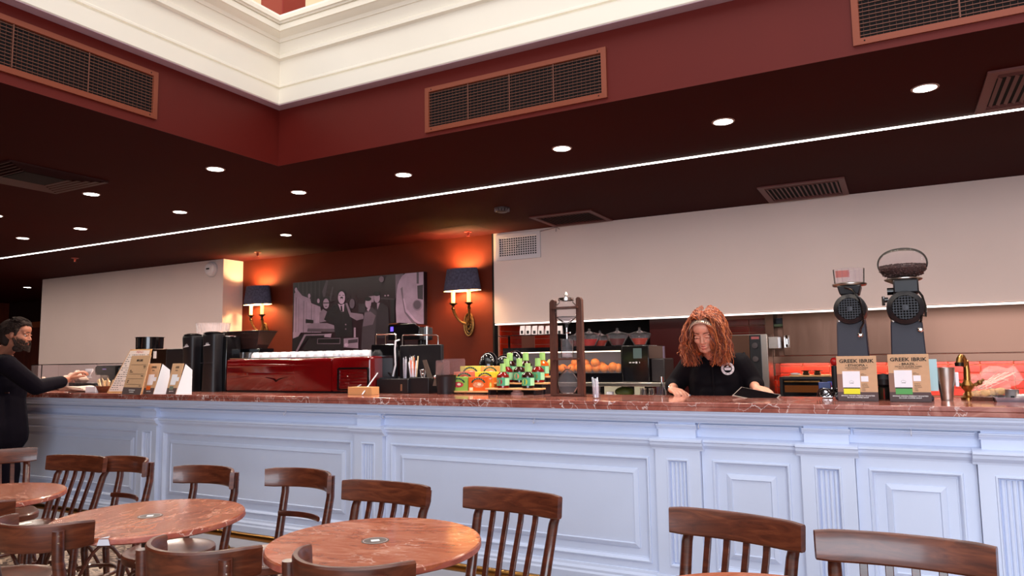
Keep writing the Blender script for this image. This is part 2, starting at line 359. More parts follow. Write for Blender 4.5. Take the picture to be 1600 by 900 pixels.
# recessed downlights
def spot(loc, e, col=(1, .86, .7), ang=150, name='downlight_beam'):
    l = bpy.data.lights.new(name, 'SPOT'); l.energy = e; l.color = col; l.spot_size = math.radians(ang); l.spot_blend = .6; l.shadow_soft_size = .05
    o = bpy.data.objects.new(name, l); COL.objects.link(o); o.location = loc; return o
DL = [(.22, 4.44, 'nearest downlight, at the far right beside the slatted ceiling vent'), (-.87, 4.44, 'second downlight from the right along the light line'),
      (-1.97, 4.44, 'third downlight from the right, just right of the middle fascia grille'), (-3.33, 4.44, 'fourth downlight from the right, under the middle fascia grille'),
      (-4.44, 4.44, 'downlight just left below the corner of the atrium fascia, close to the light line'), (-4.42, 3.57, 'downlight left of the atrium corner, nearest to the fascia'),
      (-5.96, 3.57, 'downlight beside the square diffuser on the left ceiling'), (-5.98, 4.44, 'downlight in mid ceiling left, between diffuser and light line'),
      (-7.58, 3.62, 'downlight cut by the left edge of the picture'), (-7.58, 4.44, 'second downlight from the left below the square diffuser'),
      (-8.68, 4.44, 'leftmost small downlight just above the light line'), (-6.08, 5.89, 'downlight behind the light line, above the photo print'),
      (-14.09, 7.33, 'small distant downlight left of the white box wall')]
for i, (x, y, lb) in enumerate(DL):
    t = thing('downlight', lb, 'downlight', (x, y, HC), 0, 'recessed ceiling downlights')
    q = MB(); q.lathe([(.058, -.004), (.068, -.004), (.070, 0), (.058, .001)], n=28, cap=False); q.build('trim_ring', mat('ring_white', (170, 140, 130), .5), t)
    q = MB(); q.lathe([(.001, -.0035), (.058, -.0035)], n=28, cap=False); q.build('lamp_face', M_lamp, t)
    spot((x, y, HC-.02), 62 if y > 4 else 40)
# ---------------------------------------------------------------- grilles, vents and ceiling fittings
def grille_parts(t, w, h, n, nv, ndiv, fw=.035, fm=None, bm=None, fine=None):
    # local: x along, z up, faces -y; back at y=0
    fm = fm or M_grille; bm = bm or M_bar
    q = MB()
    q.loops([[(x, 0, z) for x, z in rrect(-w/2, w/2, -h/2, h/2, .001, 1)], [(x, -.014, z) for x, z in rrect(-w/2, w/2, -h/2, h/2, .001, 1)],
             [(x, -.016, z) for x, z in rrect(-w/2+fw-.004, w/2-fw+.004, -h/2+fw-.004, h/2-fw+.004, .001, 1)], [(x, -.004, z) for x, z in rrect(-w/2+fw, w/2-fw, -h/2+fw, h/2-fw, .001, 1)]], True, False, False)
    q.build('frame', fm, t)
    q = MB(); q.box(-w/2+.01, -.003, -h/2+.01, w/2-.01, -.0005, h/2-.01); q.build('backing', M_dark, t)
    q = MB()
    for i in range(n):
        z = -h/2+fw+(h-2*fw)*(i+.5)/n; q.box(-w/2+fw-.003, -.013, z-.0016, w/2-fw+.003, -.008, z+.0016)
    stuff(q.build('louvre_bars', bm, t))
    q = MB()
    for i in range(nv):
        x = -w/2+fw+(w-2*fw)*(i+.5)/nv; q.box(x-.0006, -.0075, -h/2+fw, x+.0006, -.005, h/2-fw)
    stuff(q.build('rear_bars', bm, t))
    for k in range(1, ndiv):
        x = -w/2+fw+(w-2*fw)*k/ndiv; q = MB(); q.box(x-.003, -.015, -h/2+fw, x+.003, -.012, h/2-fw); q.build('divider', bm, t)
    for sx in (-1, 1):
        for sz in (-1, 1):
            q = MB(); q.lathe([(.004, 0), (.003, .002)], n=8, M=Matrix.Translation((sx*(w/2-.05), -.0155, sz*(h/2-.017))) @ Matrix.Rotation(math.pi/2, 4, 'X')); q.build('screw', M_dark, t)
G = 'long bronze air grilles in the atrium fascia'
t = thing('air_grille', 'bronze slotted air grille in the middle of the long fascia', 'grille', (-2.0, SY-.0005, 2.975), 0, G); grille_parts(t, 1.26, .30, 12, 44, 4)
t = thing('air_grille', 'bronze slotted air grille cut off by the top right corner', 'grille', (.55, SY-.0005, 2.99), 0, G); grille_parts(t, 1.30, .305, 12, 44, 3)
t = thing('air_grille', 'bronze slotted air grille in the left fascia beside the corner', 'grille', (SX+.0005, 2.12, 3.005), math.pi/2, G); grille_parts(t, 1.26, .30, 12, 44, 3)
# ceiling diffusers: local z down
def diffuser(name, label, x0, x1, y0, y1, n, along='x', m=None):
    m = m or mat('diffuser_red', (96, 42, 36), .5, metal=.1)
    t = thing(name, label, 'vent', ((x0+x1)/2, (y0+y1)/2, HC-.0005), 0); w, d = x1-x0, y1-y0; fw = .05
    q = MB(); q.loops([[(x, z, 0) for x, z in rrect(-w/2, w/2, -d/2, d/2, .001, 1)], [(x, z, -.012) for x, z in rrect(-w/2, w/2, -d/2, d/2, .001, 1)],
       [(x, z, -.012) for x, z in rrect(-w/2+fw, w/2-fw, -d/2+fw, d/2-fw, .001, 1)], [(x, z, -.001) for x, z in rrect(-w/2+fw, w/2-fw, -d/2+fw, d/2-fw, .001, 1)]][::-1], True, False, False); q.build('frame', m, t)
    q = MB(); q.box(-w/2+fw, -d/2+fw, -.0015, w/2-fw, d/2-fw, -.0005); q.build('backing', M_dark, t)
    for i in range(n):
        x = -w/2+fw+(w-2*fw)*(i+.5)/n
        q = MB(); q.box(-.003, -d/2+fw+.06, -.016, .016, d/2-fw-.06, -.013, M=Matrix.Translation((x, 0, .006)) @ Matrix.Rotation(.5, 4, 'Y')); q.build('louvre', m, t)
    for s in (-1, 1):
        for k in range(3):
            y = s*(d/2-fw-.012-.018*k); q = MB(); q.box(-w/2+fw, y-.003, -.012, w/2-fw, y+.003, -.004); q.build('slat', m, t)
diffuser('ceiling_vent', 'dark red slatted ceiling vent beside the smoke detector above the hood', -3.25, -2.57, 6.45, 7.08, 16)
diffuser('ceiling_vent', 'dark red slatted ceiling vent above the middle of the white hood', -.99, -.3, 6.37, 7.06, 16)
diffuser('ceiling_vent', 'slatted ceiling vent touching the light line at the far right edge', .5, 1.2, 4.34, 5.06, 16)
t = thing('square_diffuser', 'large square dark diffuser with nested rims in the left ceiling', 'vent', (-5.78, 3.02, HC-.0005)); m = mat('diffuser_dark', (52, 22, 20), .5)
for k in range(5):
    r = .36-.045*k; q = MB()
    q.loops([[(-r, -r, -.001), (r, -r, -.001), (r, r, -.001), (-r, r, -.001)], [(-r, -r, -.016), (r, -r, -.016), (r, r, -.016), (-r, r, -.016)], [(-r+.02, -r+.02, -.01), (r-.02, -r+.02, -.01), (r-.02, r-.02, -.01), (-r+.02, r-.02, -.01)]][::-1], True, False, False)
    q.build('rim', m, t)
q = MB(); q.box(-.15, -.15, -.012, .15, .15, -.002); q.build('core_plate', M_dark, t)
# white return-air vent on the hood with square holes
t = thing('wall_vent', 'white square-hole vent on the upper left corner of the hood', 'vent', (-3.727, 7.1195, 2.622)); m = mat('vent_white', (206, 196, 200), .5)
w, h = .57, .30; q = MB()
q.loops([[(x, 0, z) for x, z in rrect(-w/2, w/2, -h/2, h/2, .003, 1)], [(x, -.02, z) for x, z in rrect(-w/2, w/2, -h/2, h/2, .003, 1)], [(x, -.02, z) for x, z in rrect(-w/2+.045, w/2-.045, -h/2+.04, h/2-.04, .003, 1)], [(x, -.008, z) for x, z in rrect(-w/2+.05, w/2-.05, -h/2+.045, h/2-.045, .003, 1)]], True, False, False)
q.build('frame', m, t); q = MB(); q.box(-w/2+.04, -.004, -h/2+.04, w/2-.04, -.001, h/2-.04); q.build('backing', M_dark, t)
q = MB()
for i in range(17): x = -w/2+.045+(w-.09)*i/16; q.box(x-.005, -.013, -h/2+.04, x+.005, -.008, h/2-.04)
for i in range(9): z = -h/2+.045+(h-.09)*i/8; q.box(-w/2+.04, -.0135, z-.005, w/2-.04, -.0075, z+.005)
stuff(q.build('grid', m, t))
q = MB(); q.sph((0, -.015, 0), .008, 10); q.build('screw', M_steelp, t)
# plastic tie and cable at the top of the hood
q = MB(); q.tube([(-3.45, 7.11, 2.765), (-3.3, 7.1, 2.78), (-3.22, 7.09, 2.79)], .006, 8); q.tube([(-3.24, 7.09, 2.74), (-3.23, 7.08, 2.79), (-3.19, 7.08, 2.76)], .005, 8)
tag(q.build('cable_tie', mat('tie_grey', (150, 130, 130), .5)), 'small grey wire end sticking out beside the hood vent', 'wire')
# smoke detector on ceiling, sprinklers
t = thing('smoke_detector', 'dark ribbed round detector on the ceiling above the hood corner', 'detector', (-3.28, 5.94, HC))
q = MB(); q.lathe([(.075, 0), (.075, -.012), (.06, -.022), (.06, -.03), (.045, -.042), (.001, -.046)][::-1], n=28); q.build('housing', mat('detector_dark', (58, 44, 46), .35), t)
q = MB()
for k in range(14):
    a = k*math.pi/7; q.box(.05, -.003, -.034, .074, .003, -.012, M=Matrix.Rotation(a, 4, 'Z'))
q.build('ribs', mat('detector_rib', (110, 96, 100), .4), t)
for (x, y, lb) in ((-4.23, 6.85, 'small red sprinkler head above the sconce by the hood'), (-7.35, 6.63, 'small red sprinkler head above the sconce by the white box'), (-9.74, 5.65, 'small dark sprinkler head above the white box wall')):
    t = thing('sprinkler', lb, 'sprinkler', (x, y, HC), 0, 'ceiling sprinkler heads')
    q = MB(); q.lathe([(.045, 0), (.045, -.006), (.02, -.012)][::-1], n=18); q.build('escutcheon', mat('sprinkler_red', (168, 60, 44), .35, metal=.5), t)
    q = MB(); q.tube([(0, 0, -.01), (0, 0, -.05)], .009, 8); q.tube([(-.018, 0, -.012), (-.02, 0, -.035), (0, 0, -.05)], .004, 6); q.tube([(.018, 0, -.012), (.02, 0, -.035), (0, 0, -.05)], .004, 6); q.lathe([(.018, -.052), (.018, -.05)], n=12); q.build('head', mat('sprinkler_red2', (190, 80, 60), .3, metal=.6), t)
# access hatch outline in ceiling and round alarm on the white box
q = MB(); q.box(-4.35, 6.5, HC-.0015, -3.95, 6.506, HC-.0003); q.box(-3.956, 6.5, HC-.0015, -3.95, 6.9, HC-.0003)
tag(q.build('access_hatch', M_dark), 'thin dark joint of an access hatch beside the hood corner', 'hatch')
t = thing('wall_alarm', 'white round alarm unit high on the right end of the white box', 'alarm', (XX(332, 421, 6.8), 6.8, ZZ(332, 421, 6.8)))
RX = Matrix.Rotation(math.pi/2, 4, 'X')
q = MB(); q.lathe([(.11, 0), (.11, .025), (.10, .035)], n=28, M=RX); q.build('base', mat('alarm_white', (205, 195, 195), .5), t)
q = MB(); q.lathe([(.095, .035), (.095, .05), (.07, .075), (.001, .08)], n=28, M=RX); q.box(-.09, -.052, -.006, .09, -.047, .006); q.build('cover', mat('alarm_white2', (225, 215, 215), .4), t)
q = MB(); q.box(-.03, -.083, -.008, .03, -.078, .012); q.build('badge', M_ink, t)
# ---------------------------------------------------------------- wall sconces
def sconce(loc, label):
    t = thing('wall_sconce', label, 'wall lamp', loc, 0, 'two-arm brass sconces on the dark red wall'); t.scale = (.86, .86, .86)
    q = MB()   # oval shade, open top and bottom
    L = []
    for r1, r2, z in ((.29, .13, 0), (.235, .11, .30), (.231, .106, .30), (.286, .126, 0)):
        L.append([(r1*math.cos(a*math.pi/24), -.15+r2*math.sin(a*math.pi/24), .18+z) for a in range(48)])
    L.append(L[0]); o = MB(); o.loops(L[:2]+L[1:3], True, False, False); o.build('shade', M_shade, t)
    o = MB(); o.loops(L[2:5], True, False, False); o.build('shade_lining', M_shadein, t)
    for s in (-1, 1):
        cx = s*.125-.02
        q = MB(); q.tube([(cx, -.15, .01), (cx, -.15, .24)], .026, 14); q.build('candle', M_candle, t)
        q = MB(); q.lathe([(.008, -.075), (.03, -.06), (.02, -.045), (.016, -.02), (.035, 0), (.056, .012), (.056, .018), (.026, .012)], c=(cx, -.15, 0), n=20); q.build('cup', mat('bronze_dark', (62, 44, 30), .35, metal=.9), t)
        q = MB(); P = []
        for k in range(13):
            u = k/12; P.append((cx+(.02*s-cx)*(u**1.3)*1.0, -.15+.12*u, -.07-.19*u-.045*math.sin(math.pi*u)+ (0 if s < 0 else .02)))
        q.tube(P, [.021-.008*math.sin(math.pi*k/12)+.002*(k % 2) for k in range(13)], 12); q.build('arm', M_bronze, t)
    q = MB(); q.tube([(.02+.075*math.cos(a*math.pi/14), -.018, -.27+.155*math.sin(a*math.pi/14)) for a in range(28)], .013, 8, closed=True)
    q.tube([(.02+.05*math.cos(a*math.pi/14), -.012, -.27+.12*math.sin(a*math.pi/14)) for a in range(28)], .007, 8, closed=True)
    for a in range(10):
        an = a*math.pi/5; q.sph((.02+.028*math.cos(an), -.02, -.28+.06*math.sin(an)), (.014, .01, .018), 8)
    q.sph((.02, -.03, -.24), (.02, .02, .05), 10); q.build('back_plate', M_bronze, t)
    q = MB(); q.loops([[(.02+.07*math.cos(a*math.pi/14), y, -.27+.15*math.sin(a*math.pi/14)) for a in range(28)] for y in (0, -.008)]); q.build('plate_disc', mat('bronze_deep', (48, 32, 24), .5, metal=.6), t)
    q = MB(); q.tube([(-.1, -.15, .30), (.1, -.15, .30)], .004, 6); q.tube([(-.145, -.15, .24), (-.145, -.15, .36)], .004, 6)
    for a in (0, 1): q.tube([((-1)**a*.1, -.15, .30), ((-1)**a*.255, -.15, .33)], .003, 6)
    q.build('shade_carrier', M_brass, t)
    for s in (-1, 1):
        q = MB(); q.sph((s*.125-.02, -.15, .29), (.024, .024, .04), 12); q.build('bulb', mat('bulb_glow', (255, 200, 130), .5, emis=22, ecol=(255, 176, 92)), t)
        l = bpy.data.lights.new('sconce_bulb', 'POINT'); l.energy = 34; l.color = (1, .66, .32); l.shadow_soft_size = .03
        o = bpy.data.objects.new('sconce_bulb_light', l); COL.objects.link(o); o.location = (loc[0]+(s*.125-.02)*.86, loc[1]-.13, loc[2]+.30)
sc_z = ZZ(720, 453, 7.0)-.165
sconce((XX(719, 452, 7.0)+.02, 7.14, sc_z), 'double-arm sconce with charcoal shade on the red wall by the hood')
sconce((XX(399, 475, 7.0)+.03, 7.14, ZZ(399, 475, 7.0)-.165), 'double-arm sconce with charcoal shade next to the white box')
# ---------------------------------------------------------------- black and white photo print
def CP(x, y): p = PY(455+x/1382*215, 420+y/900*140, 7.075); return (p.x, p.z)
t = thing('photo_print', 'large frameless black and white photo print of men in suits between sconces', 'picture', (0, 0, 0))
TL = PY(458, 437, 7.08); TR = PY(663, 422, 7.08)
q = MB(); q.box(TL.x, 7.08, 1.28, TR.x, 7.139, 2.42); q.build('canvas', mat('print_ground', (36, 20, 26), .3), t, .002)
GR = {}
def gm(v):
    if v not in GR: GR[v] = mat('print_grey_%d' % v, (int(v*.95), int(v*.78), int(v*.90)), .35, noise=.16, nscale=7)
    return GR[v]
lay = [0]
def pp(v, pts, name='print_area'):
    lay[0] += 1; y = 7.0795-.00012*lay[0]
    pts2 = [CP(*p) for p in pts]
    pts2 = [(min(max(x, TL.x+.004), TR.x-.004), min(max(z, 1.285), 2.415)) for x, z in pts2]
    q = MB(); q.add([(x, y, z) for x, z in pts2], [tuple(range(len(pts2)))]); q.build(name, gm(v), t)
def el(cx, cy, rx, ry, n=18): return [(cx+rx*math.cos(2*math.pi*k/n), cy-ry*math.sin(2*math.pi*k/n)) for k in range(n)]
pp(30, [(30,115),(340,90),(300,400),(200,330),(60,250)]); 
for k in range(13): pp(58 if k % 2 else 20, [(48+k*21, 118-k), (54+k*21, 118-k), (54+k*21, 250+k*9), (48+k*21, 250+k*9)])
pp(74, [(310,230),(350,95),(372,95),(330,330)]); pp(62, [(380,300),(410,180),(424,180),(398,330)])
pp(150, [(28,250),(60,210),(110,270),(190,300),(200,345),(290,380),(300,440),(280,520),(300,640),(20,640)])
for k in range(9): pp(110+k % 3*22, [(45+k*26, 285+k*12), (52+k*26, 288+k*12), (48+k*26, 640), (40+k*26, 640)])
for (x, y) in ((48, 212), (180, 272), (272, 322)): pp(165, el(x, y, 13, 24, 10))
pp(24, [(144,505),(222,515),(222,548),(144,545)])
pp(120, [(285,440),(320,405),(360,430),(400,520),(280,540)]); pp(20, el(352, 300, 36, 22)); pp(150, el(350, 350, 30, 52)); pp(40, [(322,338),(384,338),(384,348),(322,348)]); pp(60, el(350, 378, 14, 5, 8))
pp(125, [(160,560),(230,545),(360,545),(438,570),(440,625),(165,630)]); pp(80, [(165,600),(440,602),(440,635),(160,632)])
pp(30, [(330,510),(360,430),(420,360),(470,350),(560,350),(600,400),(610,500),(620,680),(440,690),(430,560),(360,530)])
pp(16, el(504, 245, 44, 40)); pp(168, el(506, 290, 36, 64)); pp(24, [(494,282),(520,282),(518,312),(512,296),(500,296),(496,312)]); pp(40, [(478,262),(498,262),(498,268),(478,268)]); pp(40, [(514,262),(534,262),(534,268),(514,268)])
pp(175, [(470,350),(500,365),(535,350),(528,430),(500,430)]); pp(18, [(496,372),(512,372),(518,428),(498,428)])
for y in (560, 605): pp(110, el(548, y, 8, 8, 8)); 
pp(90, el(612, 350, 26, 48)); pp(118, [(545,345),(565,345),(600,440),(720,455),(735,500),(660,520),(590,480)]); pp(48, [(676,350),(746,350),(746,440),(676,440)])
pp(140, [(775,280),(830,270),(830,335),(790,340)])
pp(46, [(835,420),(870,345),(920,345),(975,390),(985,600),(950,700),(850,690)]); pp(150, el(862, 290, 30, 52)); pp(18, el(860, 250, 36, 24)); pp(160, [(862,345),(892,340),(868,410)])
pp(62, [(735,440),(770,400),(815,385),(860,430),(850,560),(830,880),(700,880),(715,570)]); pp(152, el(775, 345, 30, 52)); pp(18, el(772, 302, 34, 22)); pp(160, [(760,405),(800,385),(775,430)])
pp(98, [(740,440),(800,430),(850,470),(820,560),(720,580)]); pp(140, [(630,590),(650,590),(650,690),(630,690)])
pp(30, [(1000,300),(1040,300),(1040,540),(1000,540)]); pp(58, [(900,290),(1040,300),(1040,312),(900,305)]); pp(110, el(908, 105, 24, 30)); pp(150, el(945, 270, 9, 8, 8)); pp(150, el(975, 268, 9, 8, 8))
pp(172, [(1060,560),(1052,400),(1062,190),(1100,80),(1150,25),(1330,12),(1335,560),(1180,560)])
pp(110, [(1048,60),(1130,30),(1075,140),(1052,300)]); pp(118, [(1100,200),(1120,180),(1130,330),(1180,450),(1260,540),(1330,590),(1240,580),(1140,440)])
pp(196, [(1125,300),(1138,296),(1160,400),(1250,510),(1330,560),(1330,580),(1240,530),(1150,430)])
pp(140, el(1270, 365, 50, 56)); pp(96, el(1268, 362, 38, 44)); pp(60, [(1268,170),(1326,160),(1326,310),(1272,300)]); pp(90, [(1262,30),(1284,25),(1284,150),(1262,150)])
pp(150, [(20,635),(100,640),(60,700),(20,710)]); pp(30, [(20,700),(140,655),(340,650),(330,690),(180,690),(40,860),(20,860)]); pp(130, [(135,658),(335,655),(330,668),(150,672),(50,860),(30,860)])
pp(34, [(180,695),(530,695),(530,860),(90,860)]); pp(98, [(265,700),(498,695),(495,755),(262,755)]); pp(24, [(272,706),(490,702),(488,748),(270,748)])
pp(130, [(530,700),(676,690),(676,800),(530,790)]); pp(60, [(575,715),(670,705),(670,740),(575,750)]); pp(170, el(558, 765, 20, 18)); pp(150, [(335,655),(410,650),(400,690),(335,685)])
# ---------------------------------------------------------------- bar counter
CX0, CX1 = -8.9, 3.2
counter = thing('bar_counter', 'long white panelled bar counter with fluted pilasters', 'counter', (0, 0, 0))
PIL = [-8.15, -5.70, -3.29, -1.11, -.345, .42, 1.18, 2.6]; PW = .125
q = MB(); q.box(CX0, 4.062, .018, CX1, 4.52, 1.045); q.box(CX0, 4.52, .018, -3.25, 5.16, 1.045); q.build('carcass', M_white, counter)
q = MB(); q.box(CX0, 4.026, .86, CX1, 4.06, 1.02); q.build('frieze_board', M_white, counter)
def profx(q, x0, x1, pr, sh=0):
    q.loops([[(x0, y+sh, z) for y, z in pr], [(x1, y+sh, z) for y, z in pr]])
CROWN = [(4.05, .985), (3.975, .985), (3.972, .992), (3.960, .996), (3.950, 1.006), (3.948, 1.016), (3.935, 1.02), (3.925, 1.030), (3.925, 1.040), (3.916, 1.043), (3.916, 1.052), (4.05, 1.052)]
q = MB(); profx(q, CX0, CX1, CROWN); q.build('crown_moulding', M_white, counter, angle=20)
SMALL = [(4.03, .945), (4.018, .945), (4.014, .952), (4.006, .958), (4.002, .966), (3.996, .97), (3.996, .975), (4.03, .975)]
MID = [(4.03, .832), (4.012, .832), (4.010, .842), (3.998, .850), (3.985, .862), (3.983, .876), (3.972, .882), (3.972, .892), (3.980, .896), (4.03, .906)]
BASE = [(4.05, .018), (3.975, .018), (3.975, .105), (3.985, .115), (3.985, .128), (4.000, .14), (4.004, .155), (4.03, .16)]
def panel(q, x0, x1, z0, z1, y, steps):
    L = []
    for ins, dy in steps: L.append([(x0+ins, y+dy, z0+ins), (x0+ins, y+dy, z1-ins), (x1-ins, y+dy, z1-ins), (x1-ins, y+dy, z0+ins)])
    q.loops(L, True, False, True)
def flat_with_hole(q, x0, x1, z0, z1, hx0, hx1, hz0, hz1, y):
    q.add([(x0,y,z0),(x1,y,z0),(x1,y,z1),(x0,y,z1),(hx0,y,hz0),(hx1,y,hz0),(hx1,y,hz1),(hx0,y,hz1)], [(0,1,5,4),(1,2,6,5),(2,3,7,6),(3,0,4,7)])
edges = [CX0]+[p for p in PIL]+[CX1]
for k in range(len(PIL)+1):
    a = CX0 if k == 0 else PIL[k-1]+PW+.002; c = CX1 if k == len(PIL) else PIL[k]-PW-.002
    wd = c-a; ins = .045 if wd > 1 else .055
    q = MB(); profx(q, a, c, MID); q.build('waist_moulding', M_white, counter, angle=20)
    q = MB(); profx(q, a, c, SMALL); q.build('frieze_moulding', M_white, counter, angle=20)
    q = MB(); profx(q, a, c, BASE); q.build('skirting', M_white, counter, angle=20)
    px0, px1, pz0, pz1 = a+ins, c-ins, .195, .785
    q = MB(); flat_with_hole(q, a, c, .15, .84, px0, px1, pz0, pz1, 4.012); q.build('stile_board', M_white, counter)
    q = MB(); panel(q, px0, px1, pz0, pz1, 4.012, [(0, 0), (.003, -.007), (.010, -.009), (.016, -.003), (.020, .010), (.024, .016), (.028, .016), (.030, .018)] +
                    ([(.072, .018), (.074, .012), (.086, .006), (.098, .002), (.10, .006), (.102, .010)])); q.build('raised_panel', M_white, counter, angle=12)
for px in PIL:
    a, c = px-PW, px+PW; t_ = 3.978
    q = MB(); profx(q, a-.02, c+.02, [(y-.034 if y < 4.02 else y, z) for y, z in MID]); q.build('pilaster_cap', M_white, counter, angle=20)
    q = MB(); profx(q, a+.012, c-.012, [(y-.034 if y < 4.02 else y, z) for y, z in SMALL]); q.box(a+.02, 3.985, .90, c-.02, 4.03, .99); q.build('pilaster_block', M_white, counter, angle=20)
    q = MB(); profx(q, a-.012, c+.012, [(y-.03 if y < 4.02 else y, z) for y, z in BASE]); q.build('pilaster_base', M_white, counter, angle=20)
    q = MB(); flat_with_hole(q, a, c, .15, .84, px-.062, px+.062, .2, .785, t_)
    q.add([(a, t_, .15), (a, 4.03, .15), (a, 4.03, .84), (a, t_, .84)], [(0, 1, 2, 3)]); q.add([(c, t_, .15), (c, 4.03, .15), (c, 4.03, .84), (c, t_, .84)], [(3, 2, 1, 0)]); sh = q.build('pilaster_shaft', M_white, counter)
    q = MB(); panel(q, px-.062, px+.062, .2, .785, t_, [(0, 0), (.003, -.006), (.009, -.006), (.013, .002), (.016, .014), (.018, .02)]); q.build('flute_surround', M_white, sh, angle=12)
    for k in range(4):
        x = px-.033+.022*k; q = MB(); q.tube([(x, t_+.018, .222), (x, t_+.018, .765)], .0085, 10); q.build('reed', M_white, sh)
for x, y in ((450, 645), (604, 647), (838, 652), (1094, 661), (1423, 670)):
    p = PY(x, y, 3.99); q = MB(); q.tube([(p.x, 3.972, .985), (p.x, 3.95, .975), (p.x, 3.945, .962), (p.x, 3.955, .955), (p.x, 3.963, .962)], .0025, 8); q.build('bag_hook', M_porc, counter)
# marble worktop: two bonded slabs
wt = thing('marble_worktop', 'long red veined marble top of the bar counter', 'countertop', (0, 0, 0))
q = MB(); q.box(CX0-.03, 3.90, 1.0765, CX1, 4.60, 1.10); q.box(CX0-.03, 4.60, 1.0765, -3.2, 5.2, 1.10); q.build('upper_slab', M_counter_marble, wt, .003)
q = MB(); q.box(CX0-.03, 3.903, 1.0525, CX1, 4.60, 1.0755); q.build('lower_slab', M_counter_marble, wt, .003)
# brass foot rail
fr = thing('foot_rail', 'brass foot rail along the bottom of the white counter', 'rail', (0, 0, 0))
q = MB(); q.tube([(-8.8, 3.62, .15), (3.1, 3.62, .15)], .024, 16); q.build('tube', M_brass, fr)
for k in range(9):
    x = -8.3+k*1.33; q = MB(); q.tube([(x, 3.62, .15), (x, 3.66, .06), (x, 3.69, .02)], .011, 10); q.lathe([(.035, .018), (.035, .026), (.014, .032)], c=(x, 3.69, 0), n=16); q.build('bracket', M_brass, fr)
# ---------------------------------------------------------------- tables
def round_table(x, y, label):
    t = thing('round_table', label, 'table', (x, y, 0), 0, 'round red marble bistro tables'); R = .355
    q = MB(); q.lathe([(R, .7335), (R, .745), (R-.004, .75), (.001, .75)], n=72, cap=False); q.build('tabletop', M_table_marble, t)
    q = MB(); n = 120; L = []
    for r, z in ((R-.03, .722), (R-.008, .723), (R+.0005, .728), (R+.0005, .742), (R-.001, .746)):
        L.append([((r+.0016*math.sin(11*a*math.pi*2/n)*math.sin(5.3*a*math.pi*2/n+z*300))*math.cos(a*math.pi*2/n), (r+.0016*math.sin(11*a*math.pi*2/n)*math.sin(5.3*a*math.pi*2/n+z*300))*math.sin(a*math.pi*2/n), z) for a in range(n)])
    q.loops(L, True, True, False); q.build('edge', M_edge_marble, t)
    q = MB(); q.tube([(0, 0, .03), (0, 0, .7)], .028, 18); q.lathe([(.10, .712), (.10, .722), (.04, .70)], n=24); q.build('pedestal', M_gloss, t)
    for k in range(4):
        a = math.pi/4+k*math.pi/2; q = MB(); P = [(r*math.cos(a), r*math.sin(a), z) for r, z in ((.02, .13), (.1, .10), (.2, .045), (.26, .012))]; q.tube(P, [.022, .018, .015, .012], 10); q.build('foot', M_gloss, t)
    q = MB(); q.lathe([(.046, .7501), (.046, .7512), (.001, .7512)], n=40, cap=False); st = q.build('centre_sticker', mat('sticker_dark', (52, 36, 34), .4), t)
    q = MB(); q.loops([[(r*math.cos(a*math.pi/20), r*math.sin(a*math.pi/20), .7513) for a in range(40)] for r in (.0385, .0405)], True, False, False); q.build('sticker_ring', mat('sticker_white', (216, 190, 190), .5), st)
    q = MB(); q.add([(-.014, -.012, .7514), (.014, -.012, .7514), (.014, .012, .7514), (-.014, .012, .7514)], [(0, 1, 2, 3)], M=Matrix.Rotation(.5, 4, 'Z')); q.build('sticker_patch', M_paper, st)
    return t
T2 = round_table(-1.58, 1.95, 'round red marble table in the centre foreground'); T2.rotation_euler.z = .3
T1 = dup(T2, (-2.655, 1.88, 0), 1.9, 'round red marble table with a white chipped vein on its near edge, left of centre')
T3 = dup(T2, (-3.84, 1.83, 0), 3.3, 'round red marble table cut off by the left edge')
T4 = dup(T2, (-.30, 1.775, 0), 4.1, 'round red marble table showing only its rim at the bottom before the right chairs')
p = PZ(158, 847, .742)-Vector((-2.655, 1.88, 0)); a0 = math.atan2(p.y, p.x)-1.9; q = MB()
q.loops([[(.3588*math.cos(a), .3588*math.sin(a), z) for a in [a0-.045*(1.4 if z < .735 else 1)+.0225*(1.4 if z < .735 else 1)*k for k in range(5)]] for z in (.726, .7475)], False, False, False)
q.add([(.3588*math.cos(a0-.045), .3588*math.sin(a0-.045), .7506), (.3588*math.cos(a0+.045), .3588*math.sin(a0+.045), .7506), (.322*math.cos(a0+.01), .325*math.sin(a0+.01), .7506)], [(0, 1, 2)])
q.build('white_vein', M_porc, T1)
# ---------------------------------------------------------------- chairs: local +y is the back
def arc_rail(q, w, sag, h, th, zc, yb, n=22, lean=.02, endr=.012):
    # w chord, sag depth; centre of the curve at (0, yb)
    R = (w*w/4+sag*sag)/(2*sag); A = math.asin(min(1, w/2/R)) if sag < w/2 else math.pi-math.asin(min(1, w/2/R))
    L = []
    for k in range(n+1):
        u = -1+2*k/n; a = A*u; hh = h*(1-.10*max(0, abs(u)-.8)/.2); tt = th
        c, s = math.cos(a), math.sin(a); x, y = R*s, yb-R+R*c
        P = []
        for (p, z) in ((-tt/2, -hh/2+.006), (-tt/2+.004, -hh/2), (tt/2-.004, -hh/2), (tt/2, -hh/2+.006), (tt/2+lean*.3, hh/2-.006), (tt/2-.004+lean*.3, hh/2), (-tt/2+.004+lean*.3, hh/2), (-tt/2+lean*.3, hh/2-.006)):
            P.append((x+s*p, y+c*p, zc+z))
        L.append(P)
    q.loops(L); return R, A
